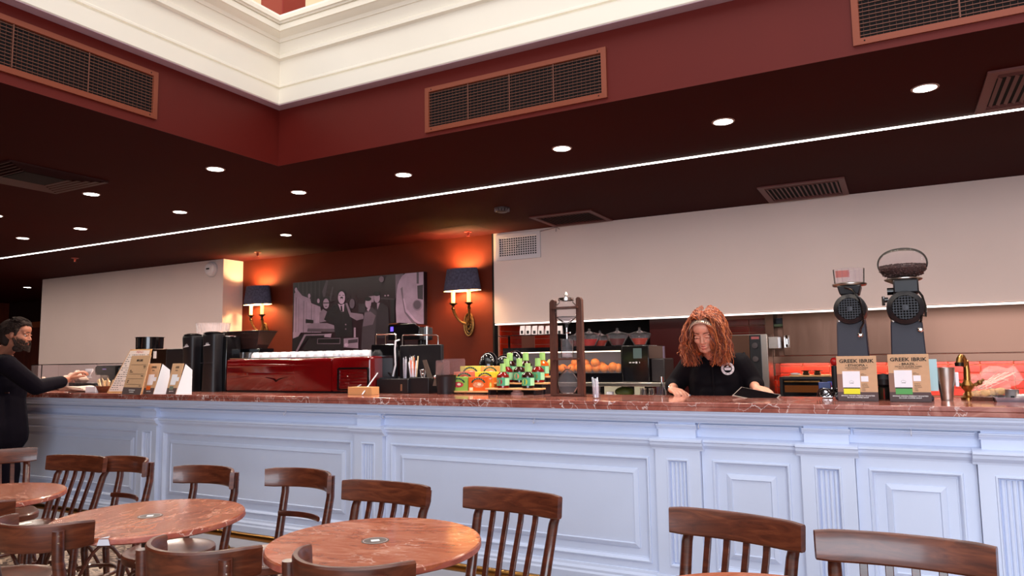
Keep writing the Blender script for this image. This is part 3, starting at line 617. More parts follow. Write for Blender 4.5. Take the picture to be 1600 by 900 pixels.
def legs_and_seat(t, round_seat, W):
    q = MB()
    if round_seat: pr = lambda r, z: [(r*math.cos(a*math.pi/24), r*math.sin(a*math.pi/24), z) for a in range(48)]
    else: pr = lambda r, z: [(r*.98*math.copysign(abs(math.cos(a*math.pi/24))**.62, math.cos(a*math.pi/24)), r*math.copysign(abs(math.sin(a*math.pi/24))**.62, math.sin(a*math.pi/24)), z) for a in range(48)]
    q.loops([pr(.20, .425), pr(.205, .43), pr(.208, .458), pr(.203, .466), pr(.185, .468), pr(.17, .462), pr(.08, .458), pr(.001, .457)], True, True, False); q.build('seat', M_rail, t)
    for s in (-1, 1):
        q = MB(); q.tube([(s*.15, -.14, .43), (s*.165, -.165, .2), (s*.175, -.185, 0)], [.019, .017, .013], 12); q.build('leg', M_chair, t)
    q = MB(); P = []
    for k in range(25):
        a = math.pi*2*k/24; P.append((.145*math.cos(a), .145*math.sin(a), .235))
    q.tube(P[:-1], .0105, 10, closed=True); q.build('ring_stretcher', M_chair, t)
    for s in (-1, 1):
        q = MB(); q.tube([(s*.158, -.15+.30*k/12, .20+.20*math.sin(math.pi*k/12)) for k in range(13)], .009, 8); q.build('arched_brace', M_chair, t)
    q = MB(); q.tube([(-.158+.316*k/12, -.165, .20+.20*math.sin(math.pi*k/12)) for k in range(13)], .009, 8); q.build('arched_brace', M_chair, t)
def slat_chair(label, w=.46, nsl=4):
    t = thing('slat_back_chair', label, 'chair', (0, 0, 0), 0, 'dark wooden chairs with slatted backs'); legs_and_seat(t, False, w)
    q = MB(); arc_rail(q, w, .035, .092, .024, .775, .262); q.build('top_rail', M_rail, t, 0)
    for s in (-1, 1):
        q = MB(); q.tube([(s*.165, .215, 0), (s*.165, .175, .3), (s*.17, .185, .45), (s*.182, .262, .70), (s*.184, .292, .745), (s*.185, .299, .79)], [.014, .018, .019, .017, .015, .014], 12, flat=1.2); q.build('leg', M_chair, t)
    for k in range(nsl):
        x = -.102+.204*k/(nsl-1); q = MB()
        q.loops([[(x*sc-.0115, y, z), (x*sc+.0115, y, z), (x*sc+.0115, y+.012, z), (x*sc-.0115, y+.012, z)] for sc, y, z in ((.9, .165, .45), (.95, .195, .55), (1, .25, .70), (1, .258, .735))]); q.build('slat', M_chair, t, .002)
    return t
def bow_chair(label, w, sag, name_group, yb=.26):
    t = thing('bow_back_chair', label, 'chair', (0, 0, 0), 0, name_group); legs_and_seat(t, True, w)
    q = MB(); R, A = arc_rail(q, w, sag, .092, .02, .775, yb, 30, .012); q.build('top_rail', M_rail, t)
    for s in (-1, 1):
        a = s*min(A*.62, .95); r = R+.020; x, y = r*math.sin(a), yb-R+r*math.cos(a)
        q = MB(); q.tube([(s*.15, .19, 0), (s*.152, .17, .3), (x*.95, y-.05, .45), (x, y, .70), (x, y+.003, .80)], [.014, .018, .020, .018, .018], 12, flat=1.15); lg = q.build('leg', M_chair, t)
        q = MB()
        for z in (.785, .762): q.sph((x+.018*math.sin(a), y+.018*math.cos(a), z), .0045, 8)
        q.build('screws', M_steelp, lg)
    q = MB(); arc_rail(q, w*.62, sag*.35, .026, .014, .605, .215, 12, 0); q.build('cross_rail', M_chair, t)
    return t
def place(t, rail_x, rail_y, rz, back=.262):
    t.location = (rail_x+math.sin(rz)*back, rail_y-math.cos(rz)*back, 0); t.rotation_euler = (0, 0, rz); return t
F = place(slat_chair('slat-back chair right of the centre table, four slats against the white panel'), -1.41, 2.62, -.08)
gF = 'dark wooden chairs with slatted backs'
def cp(src, lab, x, y, rz, back=.262): return place(dup(src, (0, 0, 0), 0, lab), x, y, rz, back)
cp(F, 'slat-back chair just behind the centre table, beside a fluted pilaster', -2.01, 2.57, .02)
cp(F, 'slat-back chair behind the barely visible table at lower right', -.515, 2.535, -.20)
cp(F, 'nearest slat-back chair at the lower right edge', -.025, 2.43, .0)
cp(F, 'leftmost slat-back chair, overlapped by the bow-back chair beside it', -4.30, 2.58, .15)
cp(F, 'slat-back chair cut off by the left edge beside the standing man', -5.13, 2.52, 1.25)
gB = 'bow-back chairs standing behind the tables against the counter'
C = place(bow_chair('bow-back chair directly behind the left-of-centre table', .45, .095, gB), -3.14, 2.60, -.03)
cp(C, 'bow-back chair touching the leftmost slat-back chair', -3.90, 2.68, -.10)
cp(C, 'bow-back chair between the two large marble tables', -2.61, 2.72, -.06)
gJ = 'bow-back chairs seen from behind at the bottom edge'
J = place(bow_chair('bow-back chair seen from behind at lower left with two screws in its post', .375, .16, gJ), -2.66, 1.365, math.pi+.14)
cp(J, 'bow-back chair seen from behind, cropped by the bottom edge between the two tables', -1.86, 1.375, math.pi+.10)
cp(J, 'bow-back chair seen from behind, in front of the centre table', -1.37, 1.455, math.pi-.02)
cp(J, 'bow-back chair of which only a rail end shows at the left edge', -3.33, 1.45, math.pi+.2)
# ---------------------------------------------------------------- things on the bar counter (top at z = 1.10)
ZT = 1.1
def span(pl, pr, py, Y): return XX(pl, py, Y), XX(pr, py, Y)
def small_text(parent, s, size, x, y, z, m, tilt=0, align='CENTER', sx=1, bold=0, rot=None):
    return lettering(s, size, (x, y, z), rot or (math.pi/2+tilt, 0, 0), parent, m, align, sx=sx, bold=bold)
# --- the two tall black shop grinders with their show cards
def cord(q, P, r): q.tube(P, r, 8)
def big_grinder(px, Y, label, wide, top, cat_parts):
    cx = XX(px, 620, Y); k = (XX(px+10, 620, Y)-XX(px-10, 620, Y))/20    # metres per pixel across
    z = lambda py: ZZ(px, py, Y)
    t = thing('shop_grinder', label, 'coffee grinder', (cx, Y, ZT), 0)
    def P(dx): return dx*k
    zt = z(498)-ZT
    q = MB(); w1, w0 = P(wide*.82), P(wide*1.04)
    L = []
    for zz, f in ((0, 1.0), (.02, 1.0), (.035, .985), (zt-.04, .84), (zt, .80)):
        hw = P(wide)*f; L.append([(-hw, -.10*f-.0, zz), (hw, -.10*f, zz), (hw, .10*f, zz), (-hw, .10*f, zz)])
    q.loops(L); q.build('column', M_grind, t, .006)
    q = MB(); q.box(-P(wide*1.12), -.13, 0, P(wide*1.12), .15, .022); q.build('base', M_grind, t, .006)
    zc = z(484 if cat_parts == 'small' else 482)-ZT; r = P(26 if cat_parts == 'small' else 30)
    Mx = Matrix.Translation((0, 0, zc)) @ Matrix.Rotation(math.pi/2, 4, 'X')
    q = MB(); q.lathe([(r*.86, -.14), (r, -.12), (r, .10), (r*.97, .115), (r*.72, .128), (r*.70, .122), (.002, .122)], n=40, M=Mx); q.build('motor', M_black, t)
    q = MB(); q.lathe([(r*.70, .1225), (.002, .1225)], n=30, M=Mx, cap=False); q.build('fan_opening', M_dark, t)
    q = MB()
    for i in range(-4, 5):
        o = i*r*.155; h = math.sqrt(max(0, (r*.69)**2-o*o))
        q.box(o-.0016, -.128, zc-h, o+.0016, -.124, zc+h); q.box(-h, -.1285, zc+o-.0016, h, -.1245, zc+o+.0016)
    q.lathe([(r*.17, .13), (r*.001, .131)], n=16, M=Mx)
    stuff(q.build('fan_guard', mat('guard_black', (36, 33, 42), .4), t))
    q = MB()
    for s in (-1, 1):
        for yy in (-.13,):
            q.lathe([(.008, 0), (.008, .008), (.001, .01)], c=(0, 0, 0), n=10, M=Matrix.Translation((s*P(wide*.70), -.085, zt-.012)) @ Matrix.Rotation(math.pi/2, 4, 'X'))
    q.build('bolts', M_steelp, t)
    # grinder head, throat
    if cat_parts == 'small':
        zh0, zh1 = z(461)-ZT, z(447)-ZT
        q = MB(); q.loops([[(-P(15), -.07, zh0), (P(15), -.07, zh0), (P(15), .08, zh0), (-P(15), .08, zh0)], [(-P(19), -.08, zh1), (P(19), -.08, zh1), (P(19), .09, zh1), (-P(19), .09, zh1)]]); q.build('head_housing', M_black, t, .006)
        zf = z(443)-ZT
        q = MB(); q.lathe([(P(17), zh1-ZT*0), (P(27), zf-.012), (P(28), zf-.004), (P(28), zf), (P(26), zf+.001)], n=40); q.build('funnel', M_steel, t)
        ht = z(420)-ZT
        q = MB(); q.lathe([(P(24), zf), (P(25.5), ht), (P(24.6), ht), (P(23.2), zf+.004)], n=44, cap=False)
        q.lathe([(P(23.2), zf+.006), (.001, zf+.006)], n=44, cap=False); q.build('hopper', M_thin, t)
        q = MB(); q.box(-P(20), -P(16), zf+.035, P(2), -P(15), ht-.01); q.build('hopper_label', mat('faded_red', (190, 96, 80), .5), t)
        q = MB()
        for a in (3.9, 4.3, 4.75, 5.2, 5.5): q.box(-.004, -.001, zf+.004, .004, .001, ht-.002, M=Matrix.Translation((P(24)*math.cos(a), P(24)*math.sin(a), 0)) @ Matrix.Rotation(a+math.pi/2, 4, 'Z'))
        q.build('hopper_ribs', M_thin, t)
        q = MB(); cord(q, [(-P(6), -.09, zh1-.012), (P(6), -.13, zh1-.03), (P(16), -.145, zc+.05), (P(20), -.145, zc-.02), (P(20), -.135, zt-.03), (P(15), -.115, zt-.06), (P(14), -.105, z(523)-ZT)], .0055); q.build('cord', M_gloss, t)
        pz = z(524)-ZT
    else:
        zh0, zh1 = z(459)-ZT, z(438)-ZT
        q = MB(); q.box(-P(17), -.09, zh0, P(23), .09, zh1); q.build('head_housing', M_black, t, .008)
        q = MB(); q.tube([(-P(17), -.02, (zh0+zh1)/2-.02), (-P(27), -.02, (zh0+zh1)/2-.02)], .02, 14); q.tube([(-P(26), -.04, zc+.05), (-P(32), -.04, zc+.05)], .014, 12); q.build('knob', M_gloss, t)
        q = MB(); q.tube([(-P(34), -.04, zc+.07), (-P(34), -.04, zc+.02)], .008, 10); q.build('lever', M_steelp, t)
        zf = z(436)-ZT
        q = MB(); q.lathe([(P(15), zh1-.02), (P(30), zf-.004), (P(31), zf), (P(31), zf+.004), (P(20), zf+.005)], n=40); q.build('funnel', M_steel, t)
        c = z(411)-ZT; rz = z(387)-ZT-c; rx = P(41); pr = []
        for kk in range(19):
            th = -1.12+kk*(math.pi/2+1.12)/18; pr.append((max(.001, rx*math.cos(th)**.8 if math.cos(th) > 0 else .001), c+rz*math.sin(th)))
        q = MB(); q.lathe(pr, n=52, cap=False); q.build('hopper', M_thin, t)
        q = MB(); cut = c-.035; fr = [(r_*.975, zz) for r_, zz in pr if zz < cut+.012]; fr += [(fr[-1][0]*.985, cut+.016), (.001, cut+.022)]
        q.lathe(fr, n=52); beans = q.build('coffee_fill', mat('bean_brown', (58, 24, 18), .5, noise=.5, nscale=90, bump=.8, bscale=110), t)
        q = MB(); random.seed(3)
        for i in range(560):
            a = random.uniform(math.pi*.9, math.pi*2.1); rr = fr[-2][0]*(1-.35*random.random()**2); u = random.random()
            if u < .5: p = (rr*math.cos(a), rr*math.sin(a), cut+.021+random.uniform(0, .004))
            else:
                kk = random.randrange(1, len(fr)-2); p = (fr[kk][0]*math.cos(a)*.99, fr[kk][0]*math.sin(a)*.99, fr[kk][1]+random.uniform(-.01, .012))
            q.sph(p, (random.uniform(.0035, .005), .0032, .003), 6, M=None)
        stuff(q.build('coffee_beans', mat('bean_gloss', (64, 28, 20), .5), t))
        q = MB(); cord(q, [(P(21), -.08, zh0+.01), (P(27), -.09, zc+.06), (P(31), -.10, zc), (P(30), -.11, zc-.05), (P(24), -.12, zt+.01), (P(22), -.11, z(505)-ZT)], .006); q.build('cord', M_gloss, t)
        pz = z(516)-ZT
    hx = P(14) if cat_parts == 'small' else P(21)
    q = MB(); q.lathe([(.014, 0), (.014, .012), (.006, .018)], n=16, M=Matrix.Translation((hx, -.092, pz)) @ Matrix.Rotation(math.pi/2, 4, 'X')); q.build('cable_gland', M_steelp, t)
    return t
big_grinder(1338, 4.46, 'black shop grinder with an open clear round hopper behind the left show card', 27, 0, 'small')
big_grinder(1424, 4.46, 'black shop grinder with a glass globe hopper half full of coffee beans', 30, 0, 'large')
def show_card(pl, pr, pt, pb, Y, label, name, l2, l3, band, foot1, foot2):
    x0, x1 = span(pl, pr, pb, Y); z1 = ZZ((pl+pr)/2, pt, Y+.03); w = x1-x0; h = z1-ZT; px = w/66
    t = thing('show_card', label, 'sign', ((x0+x1)/2, Y, ZT), 0); tl = Matrix.Rotation(-.09, 4, 'X')
    def card(nm, a, b_, c, d, y, m, par=t):   # x from centre in px units 0..66, z as fraction of the height
        q = MB(); q.box((a-33)*px, y-.0006, h*c, (b_-33)*px, y, h*d, M=tl); return q.build(nm, m, par)
    q = MB(); q.box(-w/2, 0, 0, w/2, .004, h, M=tl); q.build('board', M_kraft, t, .0008)
    q = MB(); q.box(-w/2, -.045, 0, w/2, .05, .003); q.build('clear_holder', M_thin, t)
    card('brown_band', 0, 66, 0, .2, -.0002, M_brown); card('brown_side', 0, 10, .2, .6, -.0002, mat('brown_print_soft', (142, 106, 90), .7))
    pk = card('bag_flap', 9, 38, .3, .66, -.0008, M_paper); card('bag_stripe', 10, 37, .275, .31, -.0006, M_ink); card('bag_band', 10, 37, .155, .275, -.0008, band); card('blank_square', 39.5, 51.5, .43, .55, -.0008, M_paper)
    def tx(s, size, cx, fz, m, sx=1, bold=0, al='CENTER', y=-.0012):
        p = tl @ Vector(((cx-33)*px, y, h*fz)); return small_text(t, s, size, p.x, p.y, p.z, m, -(-.09) if False else -.09, al, sx, bold)
    tx('GREEK IBRIK', .0265, 33, .885, M_ink, 1.12, .0006); tx(name, .0165, 33, .79, M_ink, 1.15, .0003); tx(l2, .011, 33, .735, M_ink, 1.1); tx(l3, .0065, 33, .70, M_ink)
    q = MB(); q.loops([[(r*math.cos(a*math.pi/14), -.0012, r*math.sin(a*math.pi/14)) for a in range(28)] for r in (.0115, .0122)], True, False, False, M=Matrix.Translation(tl @ Vector(((23.5-33)*px, 0, h*.40)))); q.build('bag_emblem', M_ink, t)
    tx('COFFEE', .0055, 23.5, .395, M_ink, 1, .0002); tx('LEARN', .005, 39.5, .60, M_ink, 1, 0, 'LEFT'); tx('FULL STORY', .005, 39.5, .575, M_ink, 1, 0, 'LEFT')
    for i, s in enumerate(('NOTES OF', 'RED FRUITS', 'CHOCOLATE', 'BODY', 'SWEET')): tx(s, .0055, 40.5, .375-.035*i, M_ink, 1, 0, 'LEFT')
    tx(foot1, .0085, 33, .118, M_winkle, 1.2, .0002); tx(foot2, .0085, 33, .078, M_winkle, 1.2, .0002)
    return t
show_card(1310, 1373, 556, 626, 4.22, 'kraft show card with a yellow band before the left black grinder', '\u2022 ETHIOPIA \u2022', 'UNWASHED FOREST', 'SINGLE ORIGIN WHOLE BEANS', mat('band_yellow', (232, 226, 40), .6), 'SINGLE ORIGIN FRESHLY ROASTED', 'IN OUR COFFEE SHOP')
show_card(1391, 1456, 553, 627, 4.22, 'kraft show card with a green band before the globe-hopper grinder', '- BRAZIL -', 'MONTE ALEGRE FARM', 'SINGLE ORIGIN WHOLE BEANS', mat('band_green', (84, 160, 84), .6), 'SINGLE ORIGIN FRESHLY ROASTED', 'IN OUR COFFEE SHOP')
# pale blue paper strip on the second grinder, green box, black knob jar and cables between
x0, x1 = span(1452, 1466, 600, 4.34); q = MB(); q.box(x0, 4.335, ZZ(1460, 611, 4.33), x1, 4.337, ZZ(1460, 561, 4.33)); o = q.build('paper_strip', mat('pale_blue', (176, 214, 220), .6)); tag(o, 'pale blue paper strip stuck on the side of the globe-hopper grinder', 'paper')
x0, x1 = span(1375, 1394, 600, 4.55); q = MB(); q.box(x0+.01, 4.53, ZZ(1385, 600, 4.5), x1, 4.60, ZZ(1385, 586, 4.55)); q.box(x0+.02, 4.52, ZT, x1, 4.6, ZZ(1385, 600, 4.5)); o = q.build('green_box', mat('bright_green', (60, 190, 92), .5), None, .003); tag(o, 'small bright green packet standing between the two grinders', 'packet')
t = thing('scoop_jar', 'dark round jar standing between the two show cards', 'jar', (XX(1382, 615, 4.42), 4.42, ZT))
q = MB(); q.lathe([(.03, 0), (.034, .01), (.034, .06), (.028, .068)], n=24); q.build('body', M_smoke, t); q = MB(); q.lathe([(.03, .068), (.045, .08), (.048, .11), (.03, .135), (.001, .14)], n=24); q.build('lid', M_black, t)
q = MB()
for k in range(6):
    a = k*1.05; P = []
    for u in range(15):
        v = u/14; P.append((XX(1296, 618, 4.42)+.05*math.cos(a+v*4.2)+.03*(v-.5), 4.42+.03*math.sin(a+v*5), ZT+.012+.045*abs(math.sin(v*math.pi*(1+k % 2)))))
    q.tube(P, .0035, 6)
o = q.build('cable_coil', M_gloss); tag(o, 'tangle of black cables beside the left grinder', 'cable')
t = thing('power_adapter', 'small silver and black adapter plug in the cable tangle', 'adapter', (XX(1293, 612, 4.47), 4.47, ZT))
q = MB(); q.box(-.03, -.02, 0, .03, .02, .05); q.build('body', M_steelp, t, .005); q = MB(); q.box(-.045, -.01, .05, .02, .03, .09); q.build('socket', mat('socket_blue', (40, 56, 110), .3), t, .004)
# steel shaker cup
cx = XX(1480, 622, 4.36); r = (XX(1494, 600, 4.36)-XX(1463, 600, 4.36))/2
h = ZZ(1480, 574, 4.36)-ZT
t = thing('steel_tumbler', 'tall tapered brushed steel cup right of the globe-hopper grinder', 'cup', (cx, 4.36, ZT))
q = MB(); q.lathe([(r*.62, 0), (r*.66, .01), (r*.72, h*.3), (r*.95, h*.62), (r, h*.98), (r*1.01, h), (r*.97, h), (r*.93, h*.6), (r*.6, .01)], n=40); q.build('body', M_steel, t)
q = MB(); q.box(r*.93, -.01, h*.42, r*1.3, .01, h*.85); q.build('label_clip', M_paper, t, .003)
# brass faucet
cx = XX(1513, 620, 4.52); t = thing('swan_neck_faucet', 'curved brass swan-neck faucet with two cross handles', 'faucet', (cx, 4.52, ZT)); f = lambda py: ZZ(1513, py, 4.52)-ZT
kx = (XX(1520, 600, 4.52)-XX(1510, 600, 4.52))/10
q = MB(); q.lathe([(.034, 0), (.034, .008), (.018, .02), (.014, .04), (.028, .06), (.03, .075), (.018, .095), (.014, .11)], n=24); q.build('base', M_brass, t)
q = MB(); P = [(0, 0, .09), (.002, 0, .15), (0, 0, .2), (-.008, -.01, f(570)), (-2.5*kx, -.02, f(562)), (-5*kx, -.03, f(557)), (-8*kx, -.045, f(557)), (-10.5*kx, -.055, f(561)), (-11.5*kx, -.06, f(567))]
q.tube(P, [.017, .0155, .014, .013, .013, .013, .014, .016, .017], 14); q.build('neck', M_brass, t)
q = MB(); q.tube([(-11.5*kx, -.06, f(566)), (-11.7*kx, -.06, f(572))], .021, 14); q.build('outlet', mat('nozzle_dark', (50, 40, 34), .4, metal=.8), t)
for s in (-1, 1):
    q = MB(); q.tube([(s*.02, 0, .07), (s*.05, -.01, .085)], .009, 8); q.sph((s*.055, -.012, .088), (.014, .014, .014), 10); q.tube([(s*.055-.02, -.012, .07), (s*.055+.02, -.012, .106)], .006, 8); q.build('handle', M_bronze, t)
# crumpled cellophane bag with bread, steel tray, steel pot, plate of mints
t = thing('cellophane_bag', 'crinkled clear bag of rusks lying behind the brass faucet', 'bag', (XX(1545, 610, 4.55), 4.55, ZT)); random.seed(5)
q = MB(); L = []
for i in range(9):
    u = i/8; c = Vector((-.10+.24*u, 0, .035+.10*u)); rr = .035+.035*math.sin(math.pi*min(1, u*1.1)); ring = []
    for k in range(14):
        a = k*math.pi/7; j = random.uniform(.7, 1.25); ring.append((c.x-rr*.5*math.sin(a)*j, c.y+rr*.7*math.cos(a)*j, max(.003, c.z+rr*math.sin(a)*j)))
    L.append(ring)
q.loops(L); o = q.build('wrapper', mat('crinkle_clear', (255, 238, 226), .12, alpha=.16, coat=.6), t, angle=5)
q = MB()
for i in range(24):
    a, b_ = random.uniform(-.1, .13), random.uniform(-.1, .13); q.tube([(a, random.uniform(-.05, .02), .03+.42*(a+.1)+random.uniform(-.02, .03)), (b_, random.uniform(-.05, .02), .04+.42*(b_+.1)+random.uniform(-.02, .04))], .0012, 5)
q.build('crease_lines', mat('crease_white', (255, 224, 206), .4), t)
for i in range(5):
    q = MB(); q.sph((-.09+.035*i, -.02+.012*(i % 2), .022+.005*i), (.03, .018, .02), 10, M=None); q.build('rusk', mat('rusk', (226, 176, 118), .7, noise=.2, nscale=40), t)
x0, x1 = XX(1550, 625, 4.42), XX(1640, 625, 4.42)
t = thing('steel_tray', 'shallow grey steel tray at the right end of the counter', 'tray', ((x0+x1)/2, 4.42, ZT)); w = (x1-x0)/2
q = MB(); q.loops([[(x, y, z) for x, y in ((-a, -b_), (a, -b_), (a, b_), (-a, b_))] for a, b_, z in ((w-.01, .12, 0), (w, .13, .022), (w-.006, .124, .022), (w-.014, .114, .004))]); q.build('tray_body', mat('tray_grey', (150, 150, 165), .3, metal=.7), t)
t = thing('steel_pot', 'small round steel pot on the tray', 'pot', (XX(1581, 612, 4.42), 4.42, ZT+.005))
q = MB(); q.lathe([(.028, 0), (.03, .003), (.03, .05), (.031, .052), (.028, .052), (.027, .005)], n=28); q.build('body', M_steel, t); q = MB(); q.box(-.01, -.032, .008, .006, -.029, .02); q.build('engraving', M_ink, t)
for i, (px, dz) in enumerate(((1589, 0), (1595, 0), (1592, .012), (1601, 0), (1598, .013))):
    q = MB(); q.sph((0, 0, .009), (.016, .013, .009), 10); o = q.build('sugar_lump', mat('sugar', (222, 206, 200), .8)); o.location = (XX(px, 612, 4.40), 4.40+.01*(i % 2), ZT+.005+dz); tag(o, 'small whitish lump heaped beside the steel pot on the tray', 'sweet', 'whitish lumps on the steel tray')
q = MB(); q.box(-.05, -.02, 0, .05, .02, .02); o = q.build('wood_block', M_walnut, None, .003); o.location = (XX(1541, 622, 4.4)-.01, 4.42, ZT); o.rotation_euler = (0, 0, -.4); tag(o, 'short dark wooden block between bag and tray', 'block')
# --- tablet in the hand of the barista
tb = thing('tablet', 'thin dark tablet held tilted by the red-haired woman over the counter', 'tablet', (0, 0, 0))
A = PY(1156, 607, 4.50); Bq = PY(1219, 625, 4.46); A.z += .0; Bq.z = max(Bq.z, ZT+.006)
ux = (Bq-A); ln = ux.length; ux.normalize(); vy = Vector((0, -.25, -.28)).cross(ux).cross(ux)*-1; vy = Vector((.10, -.80, -.32)); vy = (vy-ux*vy.dot(ux)).normalized(); nz = ux.cross(vy)
MM = Matrix(((ux.x, vy.x, nz.x, A.x), (ux.y, vy.y, nz.y, A.y), (ux.z, vy.z, nz.z, A.z), (0, 0, 0, 1)))
q = MB(); q.box(0, -.02, -.004, ln, .12, .004, M=MM); q.build('case', mat('tablet_edge', (160, 146, 140), .3, metal=.6), tb, .002)
q = MB(); q.box(.008, -.012, -.0055, ln-.008, .112, -.0042, M=MM); q.box(.008, -.012, .0042, ln-.008, .112, .0055, M=MM); q.build('screen', M_gloss, tb)
# --- steel cups stack
t0 = XX(932, 623, 4.14); t = thing('tin_cup_stack', 'stack of thin steel sticks and cups right of the drip tower', 'cups', (t0, 4.14, ZT)); hh = ZZ(932, 588, 4.14)-ZT
q = MB(); q.lathe([(.022, 0), (.027, hh*.55), (.024, hh*.55), (.02, .004)], n=24); q.build('holder', M_thin, t)
for i in range(7):
    a = i*.9; q = MB(); q.tube([(.010*math.cos(a), .010*math.sin(a), .006), (-.006+.016*math.cos(a), .016*math.sin(a), hh*(.82+.18*((i*37) % 10)/10))], .0055, 8); q.build('tube', M_steelp if i % 2 else M_porc, t)
# --- wooden cold drip tower
Y = 4.36; xl, xr = XX(867, 617, Y), XX(909, 618, Y); xm = (xl+xr)/2; t = thing('drip_tower', 'dark wooden drip coffee tower with two tall uprights', 'coffee maker', (xm, Y, ZT)); f = lambda py: ZZ(888, py, Y)-ZT
kk = (XX(893, 560, Y)-XX(883, 560, Y))/10; hw = (xr-xl)/2
for s in (-1, 1):
    q = MB(); zt = f(467 if s < 0 else 465); w = .0245
    poly = [(s*hw-w, 0), (s*hw+w, 0), (s*hw+w-.004, zt-.02)] + [(s*hw-.003*s+(w-.004)*math.cos(a*math.pi/8), zt-.02+.02*math.sin(a*math.pi/8)) for a in range(1, 8)] + [(s*hw-w+.004, zt-.02)]
    q.prism(poly, -.018, .018); q.build('upright', M_walnut, t, .003)
for py, th in ((481, .012), (561, .012)):
    q = MB(); z = f(py)
    q.loops([[(x, y, zz) for x, y in ((-hw, -.05), (hw, -.05), (hw, .05), (-hw, .05))] for zz in (z-th/2, z+th/2)], True, False, False)
    Lh = 24; rr = .04 if py < 500 else .03
    for zz in (z-th/2, z+th/2):
        sq = []
        for k in range(Lh):
            a = 2*math.pi*k/Lh; c, s_ = math.cos(a), math.sin(a); m_ = max(abs(c)/hw, abs(s_)/.05); sq.append((c/m_, s_/m_, zz))
        ci = [(rr*math.cos(2*math.pi*k/Lh), rr*math.sin(2*math.pi*k/Lh), zz) for k in range(Lh)]
        q.loops([sq, ci], True, False, False)
    q.loops([[(rr*math.cos(2*math.pi*k/Lh), rr*math.sin(2*math.pi*k/Lh), zz) for k in range(Lh)] for zz in (z-th/2, z+th/2)], True, False, False)
    q.build('shelf', M_walnut, t, 0)
q = MB(); q.box(-hw, -.02, .0, hw, .05, .014); q.build('foot_board', M_walnut, t, .003)
gz = f(492); rb = 16.5*kk
q = MB(); q.lathe([(.006, gz-.115), (.008, gz-.085), (.012, gz-.065), (rb*.55, gz-.04), (rb*.93, gz-.015), (rb, gz+.015), (rb, gz+.03), (rb*.95, gz+.06), (rb*.72, gz+.078), (rb*.62, gz+.085), (rb*.62, gz+.10), (rb*.66, gz+.104)], n=36, cap=False); q.build('water_bulb', M_thin, t)
q = MB(); q.lathe([(.001, gz-.062), (rb*.5, gz-.038), (rb*.9, gz-.014), (rb*.91, gz-.012), (.001, gz-.012)], n=32, cap=False); q.build('water', thin_glass('water', (225, 225, 228), .1), t)
q = MB(); q.lathe([(rb*.70, gz+.095), (rb*.70, gz+.112), (rb*.62, gz+.114), (rb*.1, gz+.116), (rb*.1, gz+.125), (rb*.2, gz+.135), (rb*.12, gz+.15), (.001, gz+.155)], n=28); q.build('bulb_lid', M_steelp, t)
q = MB(); q.tube([(0, 0, gz-.085), (0, 0, f(529))], .005, 8); q.tube([(-.005, 0, f(520)), (.028, -.01, f(520))], .005, 8); q.sph((.03, -.01, f(520)), (.005, .005, .009), 8); q.build('drip_valve', M_steelp, t)
z0, z1 = f(560), f(530); rc = 9.3*kk
q = MB(); q.lathe([(.012, z0+.002), (rc*.96, z0+.004), (rc*.97, z1), (rc*1.05, z1+.003), (rc*1.0, z1+.001), (rc*.92, z1-.002), (rc*.9, z0+.008)], n=32, cap=False); q.build('coffee_cylinder', M_thin, t)
q = MB(); q.lathe([(rc*.85, z0+.01), (rc*.85, z0+.035), (.001, z0+.035)], n=24); q.build('filter_disc', mat('frosted_clear', (220, 210, 214), .3, trans=.7, ior=1.1), t)
rf = 15.5*kk; zf = rf*.95+.0145
q = MB(); q.lathe([(.018, .016), (rf*.6, .018), (rf*.9, zf*.6), (rf, zf), (rf*.9, zf*1.45), (rf*.55, zf*1.85), (.014, zf*2.15), (.013, f(578)), (.024, f(573)), (.022, f(573)), (.011, f(578)), (.011, zf*2.15), (rf*.52, zf*1.83), (rf*.87, zf*1.44), (rf*.96, zf), (rf*.87, zf*.62), (rf*.55, .021), (.001, .02)], n=36, cap=False); q.build('receiving_flask', M_thin, t)
# --- bottle tiers and tea boxes
wood_t = .011
def tier(name, label, pl, pr, py, Y, legs_px, depth=.10, mt=None):
    x0, x1 = span(pl, pr, py, Y); z = ZZ((pl+pr)/2, py, Y)
    t = thing(name, label, 'display stand', ((x0+x1)/2, Y, ZT)); hw = (x1-x0)/2
    q = MB(); q.box(-hw, -.02, z-ZT-wood_t/2, hw, depth, z-ZT+wood_t/2); q.build('shelf_board', M_oak, t, .002)
    for s in (-1, 1):
        q = MB(); q.box(s*(hw-.03)-.008, -.015, 0, s*(hw-.03)+.008, depth-.02, z-ZT-wood_t/2); q.build('foot', M_black, t, .001)
    return z+wood_t/2
TY = 4.42
zb = [tier('bottle_tier', 'lowest front light wood tier carrying two juice bottles', 760, 843, 608, TY, 0), tier('bottle_tier', 'middle light wood tier with three juice bottles', 752, 858, 599, TY+.13, 0), tier('bottle_tier', 'rear top light wood tier with three juice bottles', 752, 862, 589, TY+.26, 0)]
zx = [tier('box_tier', 'front light wood tier carrying the green and orange fruit tea boxes', 695, 770, 612, TY+.07, 0, .07), None, None]
M_lblg = mat('label_green', (160, 208, 120), .5); M_lblt = mat('label_teal', (70, 160, 116), .5)
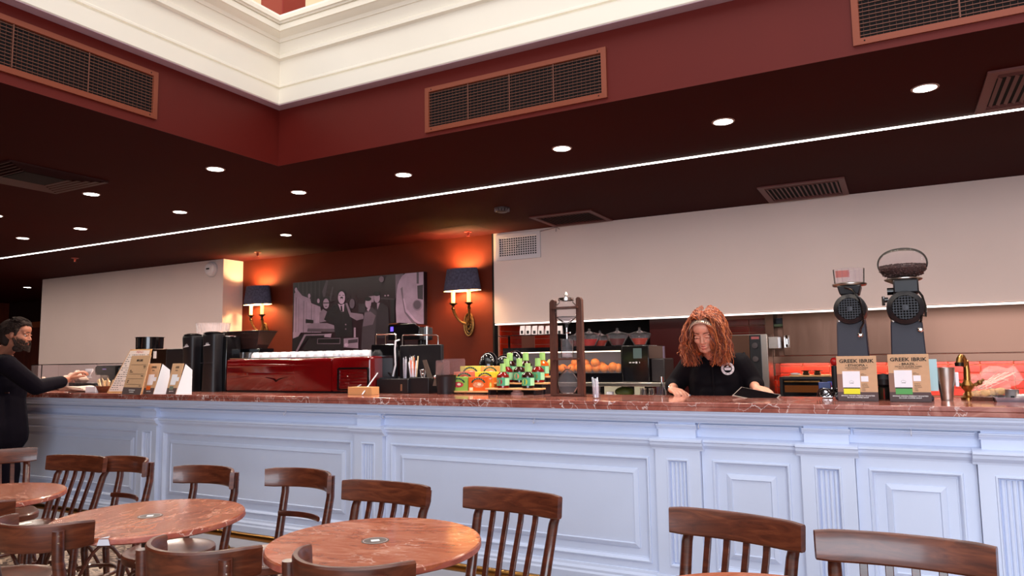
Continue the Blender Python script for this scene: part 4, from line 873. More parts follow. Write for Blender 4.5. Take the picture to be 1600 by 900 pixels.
def bottle(px, k, juice, fruit, label):
    Y = TY+.13*k+.03; x = XX(px, 600-9*k, Y); s = (XX(px+10, 600, Y)-XX(px-10, 600, Y))/20*CO(x, Y)
    t = thing('juice_bottle', label, 'bottle', (x, Y, zb[k]), .35); r = 10.5*s*.95
    q = MB(); q.lathe([(r*.9, 0), (r, .004), (r, .075), (r*.93, .092), (r*.5, .108), (r*.36, .115), (r*.34, .15), (r*.40, .152), (r*.40, .160)], n=28); q.build('glass_body', juice, t)
    q = MB(); q.lathe([(r*.47, .114), (r*.45, .16), (r*.45, .172), (.001, .172)], n=20, cap=False); q.build('neck_wrap', M_lblg, t)
    q = MB(); n = 17
    q.loops([[(r*1.02*math.cos(a), r*1.02*math.sin(a), z) for a in [math.radians(-150+150*j/(n-1)) for j in range(n)]] for z in (.018, .074)], False, False, False); lb = q.build('label_wrap', M_lblt, t)
    q = MB(); q.loops([[(r*1.03*math.cos(a), r*1.03*math.sin(a), z) for a in [math.radians(-62+52*j/8) for j in range(9)]] for z in (.020, .070)], False, False, False); q.build('info_panel', mat('panel_pale_green', (170, 226, 180), .5), lb)
    q = MB(); P = []
    q.add([(r*1.035*math.cos(-1.95+.42*math.cos(j*math.pi/9)), r*1.035*math.sin(-1.95+.42*math.cos(j*math.pi/9)), .045+.021*math.sin(j*math.pi/9)) for j in range(18)], [tuple(range(18))]); q.build('fruit_picture', fruit, lb)
    return t
J_red = mat('juice_red', (120, 14, 12), .1, coat=.6); J_dark = mat('juice_dark', (44, 14, 12), .1, coat=.6); J_org = mat('juice_orange', (214, 88, 16), .1, coat=.6)
Fp, Fy, Fr, Fg = (mat('fruit_peach', (232, 150, 110), .6, noise=.3, nscale=60), mat('fruit_lime', (206, 214, 80), .6, noise=.3, nscale=60), mat('fruit_berry', (190, 60, 70), .6, noise=.6, nscale=60), mat('fruit_pear', (150, 170, 90), .6, noise=.3, nscale=60))
bottle(786, 0, J_red, Fr, 'red juice bottle with a berry label at the left of the front tier'); bottle(825, 0, J_dark, Fy, 'dark juice bottle with a lime-yellow label at the right of the front tier')
bottle(792, 1, J_red, Fr, 'red juice bottle at the left of the middle tier'); bottle(812, 1, J_dark, Fp, 'dark bottle with a peach label in the centre of the middle tier'); bottle(841, 1, J_red, Fg, 'red juice bottle with a green label at the right of the middle tier')
bottle(797, 2, J_dark, Fg, 'dark bottle at the left of the rear tier'); bottle(822, 2, J_dark, Fr, 'dark bottle in the centre of the rear tier'); bottle(848, 2, J_org, Fp, 'orange juice bottle at the right end of the rear tier')
def tea_box(pl, pr, pt, pb, Y, m, fruit, label, z0):
    x0, x1 = span(pl, pr, pb, Y); z1 = ZZ((pl+pr)/2, pt, Y)
    t = thing('tea_box', label, 'box', ((x0+x1)/2, Y, z0)); w = (x1-x0)/2-.001; h = z1-z0
    q = MB(); q.box(-w, 0, 0, w, .06, h); q.build('carton', m, t, .001)
    q = MB(); top = h*.93; L = [[], []]
    for j in range(13):
        a = math.pi*(.12+.76*j/12)
        for n_, rr in ((0, w*.78), (1, w*.62)): L[n_].append((rr*math.cos(a), -.0006, top-w*.62+rr*math.sin(a)*.8))
    q.loops(L, False, False, False); q.build('arched_banner', mat('banner_green', (20, 74, 52), .5), t)
    q = MB(); q.add([(w*.56*math.cos(j*math.pi/10), -.0005, h*.45+h*.20*math.sin(j*math.pi/10)) for j in range(20)], [tuple(range(20))]); q.build('fruit_picture', fruit, t)
    q = MB(); q.box(-w*.9, -.0005, h*.04, -w*.55, -.0003, h*.26); q.build('corner_print', mat('print_cream', (246, 226, 190), .6), t); q = MB(); q.add([(w*.2*math.cos(j*math.pi/6)+w*.1, -.0008, h*.48+h*.09*math.sin(j*math.pi/6)) for j in range(12)], [tuple(range(12))]); q.build('centre_print', mat('print_cream', (246, 226, 190), .6), t)
    for j, a in enumerate(range(5)):
        an = math.pi*(.30+.1*j); small_text(t, 'FRUIT'[4-j], .011, w*.70*math.cos(an), -.0009, top-w*.62+w*.70*math.sin(an)*.8, M_paper, sx=.9)
    return t
Bt = TY+.08
tea_box(701, 731, 589, 611, Bt, mat('box_green', (150, 190, 84), .5), Fr, 'green fruit tea box at the left of the front row', ZZ(720, 611, Bt))
tea_box(732, 763, 589, 611, Bt, mat('box_orange', (226, 96, 30), .5), Fp, 'deep orange fruit tea box in the front row', ZZ(720, 611, Bt))
tea_box(763, 770, 590, 611, Bt+.01, mat('box_orange2', (236, 124, 44), .5), Fy, 'narrow orange tea box end at the right of the front row', ZZ(720, 611, Bt))
z2 = ZZ(730, 597, Bt+.08)
tea_box(709, 742, 581, 597, Bt+.08, mat('box_pink', (232, 112, 92), .5), Fr, 'pink fruit tea box in the middle row', z2)
tea_box(742, 774, 581, 597, Bt+.08, mat('box_yellow', (232, 222, 62), .5), Fr, 'yellow fruit tea box in the middle row', z2)
z3 = ZZ(735, 589, Bt+.16)
tea_box(719, 751, 572, 589, Bt+.16, mat('box_lime', (212, 218, 96), .5), Fp, 'lime fruit tea box at the back left', z3)
tea_box(751, 781, 572, 589, Bt+.16, mat('box_apricot', (240, 160, 90), .5), Fp, 'apricot fruit tea box at the back right', z3)
# risers under the two rear rows of boxes, round stone foot under bottles
for (lb, zz, yy, a, c) in (('middle light wood riser under the pink and yellow tea boxes', z2, Bt+.08, 706, 778), ('rear light wood riser under the lime and apricot tea boxes', z3, Bt+.16, 716, 784)):
    x0, x1 = span(a, c, 600, yy); t = thing('box_riser', lb, 'display stand', ((x0+x1)/2, yy, ZT)); hw = (x1-x0)/2
    q = MB(); q.box(-hw, 0, zz-ZT-.012, hw, .068, zz-ZT-.0005); q.build('shelf_board', M_oak, t, .001)
    for s in (-1, 1): q = MB(); q.box(s*(hw-.01)-.006, .005, 0, s*(hw-.01)+.006, .06, zz-ZT-.012); q.build('foot', M_black, t)
q = MB(); q.lathe([(.045, 0), (.045, .012), (.03, .02), (.028, .035), (.001, .037)], n=24); o = q.build('stone_foot', mat('pink_stone', (206, 160, 150), .6)); o.location = (XX(808, 615, TY+.09), TY+.09, ZT); tag(o, 'small pale stone foot under the lowest bottle tier', 'foot')
# black dome lids on a back shelf
dk = thing('dome_shelf', 'dark low shelf unit behind the bottles carrying the black domes', 'shelf', (0, 0, 0))
x0, x1 = XX(744, 600, 4.95), XX(860, 600, 4.95); zd = ZZ(770, 573, 4.95)
q = MB(); q.box(x0, 4.80, .7, x1, 5.1, zd-.04); q.build('carcass', M_black, dk, .004)
for (px, lb, pt) in ((764, 'black glossy dome with a steel rim behind the tea boxes', 549), (806, 'black glossy dome behind the tall bottles', 547), (789, 'black glossy dome partly hidden between its two neighbours', 553)):
    Y = 4.9 if px != 789 else 5.02; x = XX(px, 573, Y); s = (XX(px+10, 573, Y)-XX(px-10, 573, Y))/20*CO(x, Y); t = thing('roll_top_dome', lb, 'dome lid', (x, Y, zd-.04), 0, 'black domes behind the bottles'); r = 16*s; hh = ZZ(px, pt, Y)-zd
    q = MB(); q.lathe([(r*1.02, 0), (r*1.02, .035), (r, .037)], n=32); q.build('base', M_black, t)
    q = MB(); q.lathe([(r*1.02, .034), (r*1.03, .036), (r*1.03, .046), (r*1.01, .048)], n=32); q.build('rim', M_steelp, t)
    q = MB(); q.lathe([(r*math.cos(a*math.pi/20)+.0001, .047+(hh-.01)*math.sin(a*math.pi/20)) for a in range(11)], n=32); q.build('dome', M_gloss, t)
# --- POS screens, drawer, printer, straws
Y = 4.45; x0, x1 = span(591, 640, 618, Y)
t = thing('cash_drawer_box', 'low black box under the till screens on the counter', 'box', (0, 0, 0)); zt = ZZ(630, 592, Y)
q = MB(); q.box(x0, Y-.02, ZT, x1+.0, Y+.30, zt); q.build('case', M_black, t, .004); q = MB(); q.box(x1-.07, Y-.022, ZT+.02, x1-.055, Y-.019, ZT+.07); q.build('latch', M_steel, t)
q = MB(); q.box(x0-.06, Y+.02, ZT, x0-.002, Y+.28, ZZ(585, 590, Y)); q.build('ribbed_side', M_gloss, t, .003)
t = thing('till_screen', 'black till screen back with a white label, left of the cup of straws', 'screen', (0, 0, 0)); Y2 = 4.52; x0, x1 = span(580, 618, 580, Y2)
q = MB(); q.loops([[(x, y, z) for x, z in rrect(x0+dx, x1-dx, ZZ(600, 596, Y2), ZZ(600, 538, Y2)-dx, .01)] for y, dx in ((Y2+.03, 0), (Y2, 0), (Y2-.004, .004))]); q.build('back_shell', M_gloss, t)
q = MB(); lx0, lx1 = span(580.5, 594, 570, Y2); q.box(lx0, Y2-.007, ZZ(590, 574, Y2), lx1, Y2-.0045, ZZ(590, 563, Y2)); q.build('label', mat('grey_label', (178, 182, 196), .5), t)
q = MB(); q.box(lx0+.004, Y2-.008, ZZ(590, 568, Y2), lx0+.03, Y2-.007, ZZ(590, 564.5, Y2)); q.build('barcode', M_ink, t)
q = MB(); r0, r1, r2 = XX(585, 535, Y2), XX(590, 535, Y2), XX(616, 535, Y2); za, zb_ = ZZ(600, 540, Y2), ZZ(600, 522, Y2)
q.tube([(r0, Y2+.02, za), (r0, Y2+.02, zb_-.01), (r0+.012, Y2+.02, zb_), (r2-.012, Y2+.02, zb_), (r2, Y2+.02, zb_-.01), (r2, Y2+.02, za)], .0055, 8)
q.tube([(r1, Y2+.10, za), (r1, Y2+.10, zb_-.01), (r1+.02, Y2+.10, zb_-.004)], .005, 8); q.build('handle_rail', M_steelp, t)
t = thing('till_screen', 'wide black till screen with a long chrome rail on top', 'screen', (0, 0, 0)); Y3 = 4.60; x0, x1 = span(625, 690, 560, Y3)
q = MB(); q.loops([[(x, y, z) for x, z in rrect(x0+dx, x1-dx, ZZ(650, 592, Y3), ZZ(650, 539, Y3)-dx, .01)] for y, dx in ((Y3+.03, 0), (Y3, 0), (Y3-.004, .004))]); q.build('back_shell', M_black, t)
q = MB(); r0, r2 = XX(627, 535, Y3), XX(683, 535, Y3); za, zb_ = ZZ(650, 541, Y3), ZZ(650, 523, Y3)
q.tube([(r0, Y3+.015, za), (r0, Y3+.015, zb_-.01), (r0+.012, Y3+.015, zb_+.004), (r2-.012, Y3+.015, zb_-.008), (r2, Y3+.015, zb_-.018), (r2, Y3+.015, za)], .0055, 8); q.build('handle_rail', M_steelp, t)
q = MB(); c0, c1 = XX(617, 560, 4.5), XX(624, 530, 4.5); q.tube([(XX(624, 530, 4.54), 4.54, ZZ(624, 531, 4.54)), (XX(618, 533, 4.5), 4.5, ZZ(618, 533, 4.5)), (XX(617, 545, 4.49), 4.49, ZZ(617, 545, 4.49)), (XX(618, 570, 4.49), 4.49, ZZ(618, 570, 4.49)), (XX(614, 588, 4.49), 4.49, ZZ(614, 588, 4.49))], .007, 8)
tag(q.build('white_cable', M_porc), 'white cable hanging down between the two till screens', 'cable')
t = thing('receipt_printer', 'black printer with a blue light above the till screens', 'printer', (0, 0, 0)); Y4 = 4.95; x0, x1 = span(606, 655, 520, Y4)
q = MB(); za, zb_ = ZZ(630, 532, Y4), ZZ(630, 508, Y4); q.prism([(x0, za), (x1, za), (x1, zb_-.02), (x1-.05, zb_+.01), (x0+.01, zb_+.01), (x0, zb_-.01)], Y4, Y4+.2); q.build('body', M_gloss, t, .004)
q = MB(); q.box(x0+.03, Y4-.003, zb_-.05, x0+.06, Y4-.0005, zb_-.01); q.build('status_light', mat('blue_light', (92, 72, 220), .4, emis=.8), t)
q = MB(); q.prism([(x0+.01, zb_+.011), (x0+.10, zb_+.011), (x0+.13, zb_+.022), (x0+.03, zb_+.018)], Y4-.01, Y4+.12); q.build('top_cover', mat('copper_reflex', (150, 96, 66), .25, metal=.7), t)
q = MB(); q.box(x0+.03, Y4+.05, ZT+.001, x0+.09, Y4+.12, za); q.box(x1-.05, Y4+.05, ZT+.001, x1-.02, Y4+.12, za); q.build('post', M_gloss, t)
q = MB(); p = PY(667, 535, 5.05); q.tube([(p.x, 5.05, ZT+.001), (p.x, 5.05, ZZ(667, 510, 5.05))], .013, 12); o = q.build('steel_post', M_steelp); tag(o, 'short bright steel post right of the printer', 'post')
# black organiser with cup of sugar sticks and straws
t = thing('organiser_box', 'black box block right of the cash drawer holding straw cups', 'box', (0, 0, 0)); x0, x1 = span(641, 672, 610, 4.47)
q = MB(); q.box(x0, 4.45, ZT, x1, 4.72, ZZ(655, 590, 4.47)); q.build('body', M_black, t, .004)
zc = ZZ(648, 590, 4.5); cx = XX(646, 588, 4.5); t = thing('sugar_stick_cup', 'clear ribbed cup packed with white and orange sugar sticks', 'cup', (cx, 4.5, zc+.001))
q = MB(); q.lathe([(.028, 0), (.038, .07), (.036, .07), (.026, .004)], n=24, cap=False); q.build('cup_wall', M_thin, t)
random.seed(11)
for i in range(17):
    a = random.uniform(0, 6.28); r = random.uniform(.004, .024); m = [M_paper, M_thin, M_paper, mat('stick_orange', (232, 112, 60), .6), mat('stick_cream', (236, 214, 170), .6)][i % 5]
    q = MB(); h = random.uniform(.10, .165) if i % 5 != 1 else .17; q.tube([(r*math.cos(a), r*math.sin(a), .004), (r*1.5*math.cos(a)+random.uniform(-.01, .01), r*1.5*math.sin(a), h)], .005, 6); q.build('sugar_stick', m, t)
cx = XX(633, 580, 4.49); t = thing('straw_tumbler', 'clear tumbler of thin straws left of the sugar stick cup', 'cup', (cx, 4.49, ZZ(640, 592, 4.49)+.001))
q = MB(); q.lathe([(.017, 0), (.02, .12), (.0185, .12), (.015, .004)], n=20, cap=False); q.build('cup_wall', M_thin, t)
for i in range(7): a = i*.9; q = MB(); q.tube([(.008*math.cos(a), .008*math.sin(a), .004), (.013*math.cos(a), .013*math.sin(a), .15+.01*(i % 3))], .003, 6); q.build('straw', M_thin if i % 2 else M_porc, t)
cx = XX(661, 586, 4.5); t = thing('wire_basket_cup', 'small wire cup beside the sugar sticks', 'cup', (cx, 4.5, zc))
q = MB()
for k in range(8): a = k*math.pi/4; q.tube([(.012*math.cos(a), .012*math.sin(a), 0), (.024*math.cos(a), .024*math.sin(a), .06)], .0022, 6)
for r, z in ((.012, .001), (.018, .03), (.024, .06)): q.tube([(r*math.cos(a*.524), r*math.sin(a*.524), z) for a in range(12)], .0022, 6, closed=True)
q.build('wire', M_steelp, t)
for i, (a, b_, c, d) in enumerate((((676, 603), (684, 603), (693, 566), (684, 566)), ((668, 592), (676, 592), (666, 562), (660, 563)))):
    q = MB(); y = 4.46+.03*i; P = [PY(p[0], p[1], y) for p in (a, b_, c, d)]; q.loops([[(p.x, y+dy, p.z) for p in P] for dy in (0, .004)]); o = q.build('card_menu', mat('taupe_card', (92, 76, 66), .6)); tag(o, ['taupe menu card leaning right against the black bucket', 'taupe menu card leaning behind the wire cup'][i], 'menu card')
# white stand legs on the kraft block
P0 = PY(590, 583, 4.44); P1 = PY(545, 613, 4.30); P2 = PY(566, 617, 4.12)
t = thing('wire_easel', 'thin white wire easel legs in front of the till', 'easel', (0, 0, 0)); 
for p in (P1, P2): q = MB(); q.tube([P0, Vector((p.x, p.y, ZT+.008))], .005, 8); q.build('leg', M_porc, t)
x0, x1 = span(542, 579, 617, 4.16); q = MB(); q.box(x0, 4.17, ZT, x1, 4.26, ZZ(560, 605, 4.16)); tag(q.build('kraft_block', mat('kraft_block', (198, 142, 92), .7), None, .002), 'plain kraft-coloured block on the counter edge left of the till', 'block')
# black bucket with clear lid; big clear bin
cx = XX(697, 615, 4.46); t = thing('napkin_bucket', 'black ribbed bucket with a hinged clear lid left of the tea boxes', 'bucket', (cx, 4.46, ZT)); s = (XX(707, 600, 4.46)-XX(687, 600, 4.46))/20*.86; h = ZZ(697, 586, 4.46)-ZT
q = MB(); pr = [(13*s, 0)]
for k in range(12): pr += [((13+2.5*k/12)*s, h*k/12+.001), ((13.4+2.5*k/12)*s, h*(k+.5)/12)]
pr += [(16.5*s, h), (15.3*s, h), (12.5*s, .01)]; q.lathe(pr, n=36); q.build('body', M_black, t)
q = MB(); q.sph((-13*s, -.05, h-.012), .014, 12); q.build('lid_pin', M_steelp, t)
q = MB(); zc_ = h+.002; q.loops([[(x, y, z+h) for x, z in rrect(-13*s, 28*s, .003, (586-562)*s*1.02, .01)] for y in (.05, .052)], True, True, True); q.loops([[(x, y, z+h) for x, z in rrect(-13*s, 12*s, .003, (586-564)*s*1.02, .01)] for y in (-.04, -.038)], True, True, True); q.build('clear_lid', mat('lid_tinted', (176, 140, 140), .08, alpha=.25, coat=.4), t)
# --- red espresso machine, cups on top
Y = 4.36; x0, x1 = span(351, 579, 612, Y); zt0 = ZZ(360, 561, Y); t = thing('espresso_machine', 'long glossy red espresso machine seen from behind', 'coffee machine', (0, 0, 0)); xs = XX(518, 590, Y)
def arcpoly(xa, xb, z0, z1, r=.03): return rrect(xa, xb, z0, z1, r, 5)
q = MB(); L = []
for y, ins, dz in ((Y+.235, .02, 0), (Y+.05, 0, 0), (Y+.01, .006, -.006), (Y, .02, -.02)): L.append([(x, y, z) for x, z in arcpoly(x0+ins, xs, ZT+.01+ins*.3, zt0+dz, .02)])
q.loops(L); q.build('back_panel', M_redgloss, t, angle=50)
q = MB(); L = []
for y, ins, dz in ((Y+.235, .02, 0), (Y+.05, 0, 0), (Y+.01, .006, -.006), (Y, .02, -.02)): L.append([(x, y, z) for x, z in arcpoly(xs+.004, x1-ins, ZT+.01+ins*.3, zt0+dz+.004, .02)])
q.loops(L); q.build('side_panel', M_redgloss, t, angle=50)
for k, (a, b_) in enumerate(((360, 480), (360, 480))):   # raised swooshes shaped to stand in for reflections on the panel
    q = MB(); z = ZZ(400, 571+14*k, Y); xa, xb = XX(357, z and 575, Y), XX(486-12*k, 575, Y); L = []
    for j in range(9):
        u = j/8; xx = xa+(xb-xa)*u; hh = .022*(1-u*.75); L.append([(xx, Y+.002, z-hh), (xx, Y-.012*(1-u), z-hh*.2), (xx, Y-.010*(1-u), z+hh*.5), (xx, Y+.002, z+hh)])
    q.loops(L, closed=False, cap0=False, cap1=False); q.build('reflection_ridge', M_redgloss, t)
q = MB(); zc = ZZ(432, 592, Y); c = XX(432, 592, Y)
q.prism([(c-.13, zc+.012), (c-.03, zc+.002), (c, zc-.016), (c+.03, zc+.002), (c+.13, zc+.014), (c+.03, zc-.006), (c, zc-.026), (c-.03, zc-.006)][::-1], Y-.006, Y); q.build('wing_emblem', M_gloss, t)
q = MB(); a0, a1 = span(528, 577, 590, Y); za, zb_ = ZT+.02, ZZ(550, 574, Y)
q.loops([[(x, y, z) for x, z in arcpoly(a0+i, a1-i, za+i, zb_-i, .012)] for i, y in ((0, Y-.001), (.002, Y-.012), (.012, Y-.012), (.014, Y-.001))], True, False, False); q.build('grille_frame', M_gloss, t)
for k in range(6): z = za+.03+(zb_-za-.05)*k/5; q = MB(); q.box(a0+.016, Y-.006, z-.006, a1-.016, Y-.001, z+.006); q.build('slat', M_redgloss, t, .001)
q = MB(); q.box(x0+.01, Y+.02, ZT, x1-.01, Y+.22, ZT+.012); q.build('base', M_black, t)
q = MB(); q.box(x0+.02, Y+.03, zt0-.001, x1-.02, Y+.225, zt0+.004); q.build('cup_tray', M_steelp, t)
zc = zt0+.0045; n = 0
for i, px in enumerate(range(378, 395, 5)):
    g = MB(); g.lathe([(.026, 0), (.03, .052), (.0285, .052), (.0245, .003), (.001, .003)], n=18, cap=False); g = g.build('shot_glass', M_glass); g.location = (XX(px+1, 560, Y+.09), Y+.09+.05*(i % 2), zc); tag(g, ['first', 'second', 'third', 'fourth'][i]+' clear ridged shot glass from the left end of the red machine', 'glass', 'glasses on the espresso machine')
cup0 = thing('coffee_cup', 'white upturned coffee cup in the row on the red machine', 'cup', (0, 0, 0), 0, 'white cups on the espresso machine')
q = MB(); q.lathe([(.042, 0), (.041, .012), (.036, .03), (.024, .043), (.022, .048), (.019, .048), (.018, .044), (.001, .044)], n=28, cap=False); q.build('bowl', M_porc, cup0)
q = MB(); q.tube([(.038, 0, .03), (.055, 0, .03), (.058, 0, .018), (.05, 0, .01), (.04, 0, .010)], .0035, 8); q.build('handle', M_porc, cup0)
for r in range(2):
    for i in range(13):
        px = 400+i*14.2+(6 if r else 0)
        o = cup0 if (r == 0 and i == 0) else dup(cup0, (0, 0, 0))
        o.location = (XX(px, 560, Y+.08+.095*r), Y+.08+.095*r, zc); o.rotation_euler = (0, 0, (i*1.3+r) % 6)
# --- grinders left of the machine
def column_grinder(pl, pr, pt, Y, label, hop):
    x0, x1 = span(pl, pr, 610, Y); cx = (x0+x1)/2; w = (x1-x0)/2*.80; h = ZZ((pl+pr)/2, pt, Y)-ZT
    t = thing('bar_grinder', label, 'coffee grinder', (cx, Y, ZT))
    q = MB(); L = []
    for z, f in ((0, 1.05), (.03, 1.0), (h*.5, .93), (h*.8, 1.0), (h-.03, 1.05), (h-.01, 1.02), (h, .9)):
        L.append([(w*f*math.copysign(abs(math.cos(a*math.pi/16))**.6, math.cos(a*math.pi/16)), -.0+.07*f*math.copysign(abs(math.sin(a*math.pi/16))**.6, math.sin(a*math.pi/16)), z) for a in range(32)])
    q.loops(L); q.build('body', M_black, t)
    q = MB(); q.box(-w*.9, .03, .0, w*1.5, .19, h*.95); q.build('grind_chamber', M_gloss, t, .006)
    q = MB(); q.box(-w*.9, -.073, h*.49, w*.9, -.066, h*.495); q.build('seam', mat('seam_grey', (70, 66, 76), .4), t)
    q = MB(); zl = h*.80   # pale skyline-like swoosh mark
    q.add([(-w*.6, -.0745, zl-.012), (w*.5, -.0745, zl-.004), (w*.5, -.0745, zl+.004), (-w*.2, -.0745, zl-.002)], [(0, 1, 2, 3)])
    for k in range(3): q.add([(-.012+.014*k, -.0748, zl), (0+.014*k, -.0748, zl), (-.004+.014*k, -.0748, zl+.022+.004*(k % 2))], [(0, 1, 2)])
    q.build('emblem', M_porc, t)
    q = MB(); q.lathe([(w*.95, h), (w*1.05, h+.004), (w*.7, h+.014), (w*.3, h+.017), (.001, h+.017)], n=28); q.build('lid', M_gloss, t)
    return t, w, h
column_grinder(288, 311, 524, 4.40, 'left one of two black column grinders with a pale emblem', 0)
column_grinder(319, 345, 521, 4.40, 'right one of two black column grinders beside the red machine', 0)
cx = XX(303, 530, 4.66); Yh = 4.88; t = thing('clear_hopper', 'wide clear hopper standing behind the black column grinders', 'hopper', (cx, Yh, 0)); za, zb_ = ZZ(300, 531, Yh), ZZ(300, 507, Yh); w = (XX(328, 510, Yh)-XX(278, 510, Yh))/2*.66
q = MB(); q.lathe([(w*.86, za), (w*.9, za+.02), (w, zb_-.004), (w*1.02, zb_), (w*.97, zb_), (w*.87, za+.02)], n=40, cap=False); q.build('hopper_wall', mat('hopper_clear', (232, 214, 214), .08, alpha=.35, coat=.5), t)
q = MB()
for k in range(26): a = k*2*math.pi/26; q.tube([(w*.88*math.cos(a), w*.88*math.sin(a), za+.01), (w*.99*math.cos(a), w*.99*math.sin(a), zb_-.005)], .0016, 5)
q.build('ribs', M_porc, t); q = MB(); q.lathe([(w*.3, ZT), (w*.32, za-.05), (w*.84, za)], n=30); q.build('grinder_body', M_black, t)
# translucent trapezoid hopper
Yh = 4.62; t = thing('wide_grinder', 'black grinder with a smoked tray hopper between columns and red machine', 'coffee grinder', (0, 0, 0)); x0, x1 = span(346, 406, 520, Yh); z1 = ZZ(375, 519, Yh); z0 = ZZ(375, 545, Yh)
q = MB(); q.loops([[(a, y0, z), (c, y0, z), (c, y1, z), (a, y1, z)] for a, c, y0, y1, z in ((x0+.10, x1-.09, Yh+.04, Yh+.16, z0-.02), (x0+.01, x1-.01, Yh, Yh+.2, z1-.02), (x0, x1, Yh-.01, Yh+.21, z1))]); q.build('tray_hopper', mat('hopper_smoke', (64, 42, 40), .12, trans=.3, coat=.4), t, .004)
q = MB(); q.box(x0-.01, Yh-.015, z1, x1+.005, Yh+.21, z1+.010); q.build('lid', M_gloss, t, .003)
q = MB(); q.box(x0-.05, Yh+.02, ZT, x1-.03, Yh+.2, z0); q.build('body', M_gloss, t, .006)
q = MB(); q.tube([(x0+.14+.04*math.cos(a*math.pi/8), Yh-.008, z1-.045+.014*math.sin(a*math.pi/8)) for a in range(16)], .003, 6, closed=True); q.build('emblem', mat('emblem_rose', (180, 120, 120), .4), t)
# steel grinder with black hopper
Y = 4.5; x0, x1 = span(235, 287, 612, Y); z1 = ZZ(260, 545, Y); t = thing('steel_grinder', 'square steel and black grinder with a round black hopper behind the small signs', 'coffee grinder', (0, 0, 0)); xm = XX(259, 600, Y)
q = MB(); q.box(x0-.02, Y, ZT, xm, Y+.2, z1); q.build('steel_half', M_brush, t, .004)
q = MB(); q.box(xm+.001, Y-.002, ZT, x1, Y+.2, z1-.002); q.build('black_half', M_black, t, .004); q = MB(); q.box(xm-.002, Y-.006, ZT+.01, xm+.002, Y-.001, z1); q.build('seam_trim', M_steelp, t)
cx = XX(234, 540, Y+.13); w = (XX(257, 530, Y+.13)-XX(212, 530, Y+.13))/2*.6; z2 = ZZ(234, 527, Y+.13)
q = MB(); q.lathe([(w*.93, z1+.001), (w*.95, z2-.006), (w*1.02, z2-.004), (w*1.02, z2), (.001, z2)], c=(cx, Y+.13, 0), n=36); q.build('hopper', M_gloss, t)
q = MB(); q.tube([(cx, Y+.13-w, z1+.02), (cx, Y+.13-w, z2-.01)], .002, 6); q.build('hopper_seam', M_steel, t)
q = MB(); p = PY(242, 552, Y-.005); q.box(p.x-.02, Y-.007, p.z-.05, p.x+.02, Y-.003, p.z+.02); q.build('sticker', M_paper, t)
# --- signs and menu board on the left
def leaning_sign(tl, tr, br, bl, Yt, Yb, name, label, m, back=None):
    # front face given by picture corners at two depths: stands on the counter, leans back
    Pb0, Pb1 = PZ(bl[0], bl[1], ZT), PZ(br[0], br[1], ZT); Pt0, Pt1 = PY(tl[0], tl[1], Pb0.y+Yt), PY(tr[0], tr[1], Pb1.y+Yt); Pt1 = Pt0+(Pb1-Pb0)*((Pt1-Pt0).length/(Pb1-Pb0).length)
    t = thing(name, label, 'sign', (0, 0, 0)); n = ((Pb1-Pb0).cross(Pt0-Pb0)).normalized()
    if n.y > 0: n = -n
    q = MB(); q.loops([[p+n*d for p in (Pb0, Pb1, Pt1, Pt0)] for d in (-.006, 0)]); q.build('board', m, t, .001)
    def F(u, v, d=.0006): return Pb0.lerp(Pb1, u).lerp(Pt0.lerp(Pt1, u), v)+n*d
    return t, F, n, (Pb0, Pb1, Pt1, Pt0)
def patch(F, u0, v0, u1, v1, name, m, par, d=.0006):
    q = MB(); q.add([F(u0, v0, d), F(u1, v0, d), F(u1, v1, d), F(u0, v1, d)], [(0, 1, 2, 3)]); return q.build(name, m, par)
def sign_text(s, F, u, v, hfrac, par, m, sx=1, bold=0, align='CENTER'):
    o0 = F(u, v, .0012); ux = (F(min(1, u+.1), v, .0012)-F(max(0, u-.1), v, .0012)).normalized(); vy = (F(u, min(1, v+.1), .0012)-F(u, max(0, v-.1), .0012)); H = (F(u, 1)-F(u, 0)).length; vy.normalize()
    me = lettering(s, hfrac*H, (0, 0, 0), (0, 0, 0), par, m, align, bold=bold); nz = ux.cross(vy).normalized(); vy2 = vy
    me.data.transform(Matrix(((ux.x*sx, vy2.x, nz.x, o0.x), (ux.y*sx, vy2.y, nz.y, o0.y), (ux.z*sx, vy2.z, nz.z, o0.z), (0, 0, 0, 1)))); return me
t, F, n, _ = leaning_sign((204, 546), (241, 546), (222, 613.5), (167, 613.5), .10, 0, 'menu_board', 'white handwritten menu board with a light wood edge leaning behind the brown sign', M_oak)
patch(F, .03, .03, .93, .97, 'menu_sheet', mat('menu_white', (232, 214, 206), .6), t)
sign_text('MENU', F, .5, .93, .07, t, mat('ink_red', (180, 50, 44), .6))
random.seed(9)
for k in range(17):
    v = .87-.05*k; q = MB(); u = .06
    while u < (.9 if k < 2 else .52):
        w_ = random.uniform(.03, .09)
        if random.random() < .8: q.add([F(u, v-.008, .001), F(u+w_, v-.008, .001), F(u+w_, v+.004, .001), F(u, v+.004, .001)], [(0, 1, 2, 3)])
        u += w_+.025
    if q.f: q.build('handwriting', M_ink, t)
t, F, n, _ = leaning_sign((206, 556), (236, 556), (219, 617), (190, 616), .10, 0, 'brew_sign', 'brown kraft coffee price sign standing before the white menu board', M_kraft)
patch(F, 0, 0, 1, .18, 'brown_band', M_brown, t); sign_text('BREW COFFEE', F, .5, .87, .075, t, M_ink, .62, .0006)
for k, v in enumerate((.76, .52, .40, .26)): patch(F, .1, v-.003, .9, v+.003, 'rule_line', M_ink, t, .001)
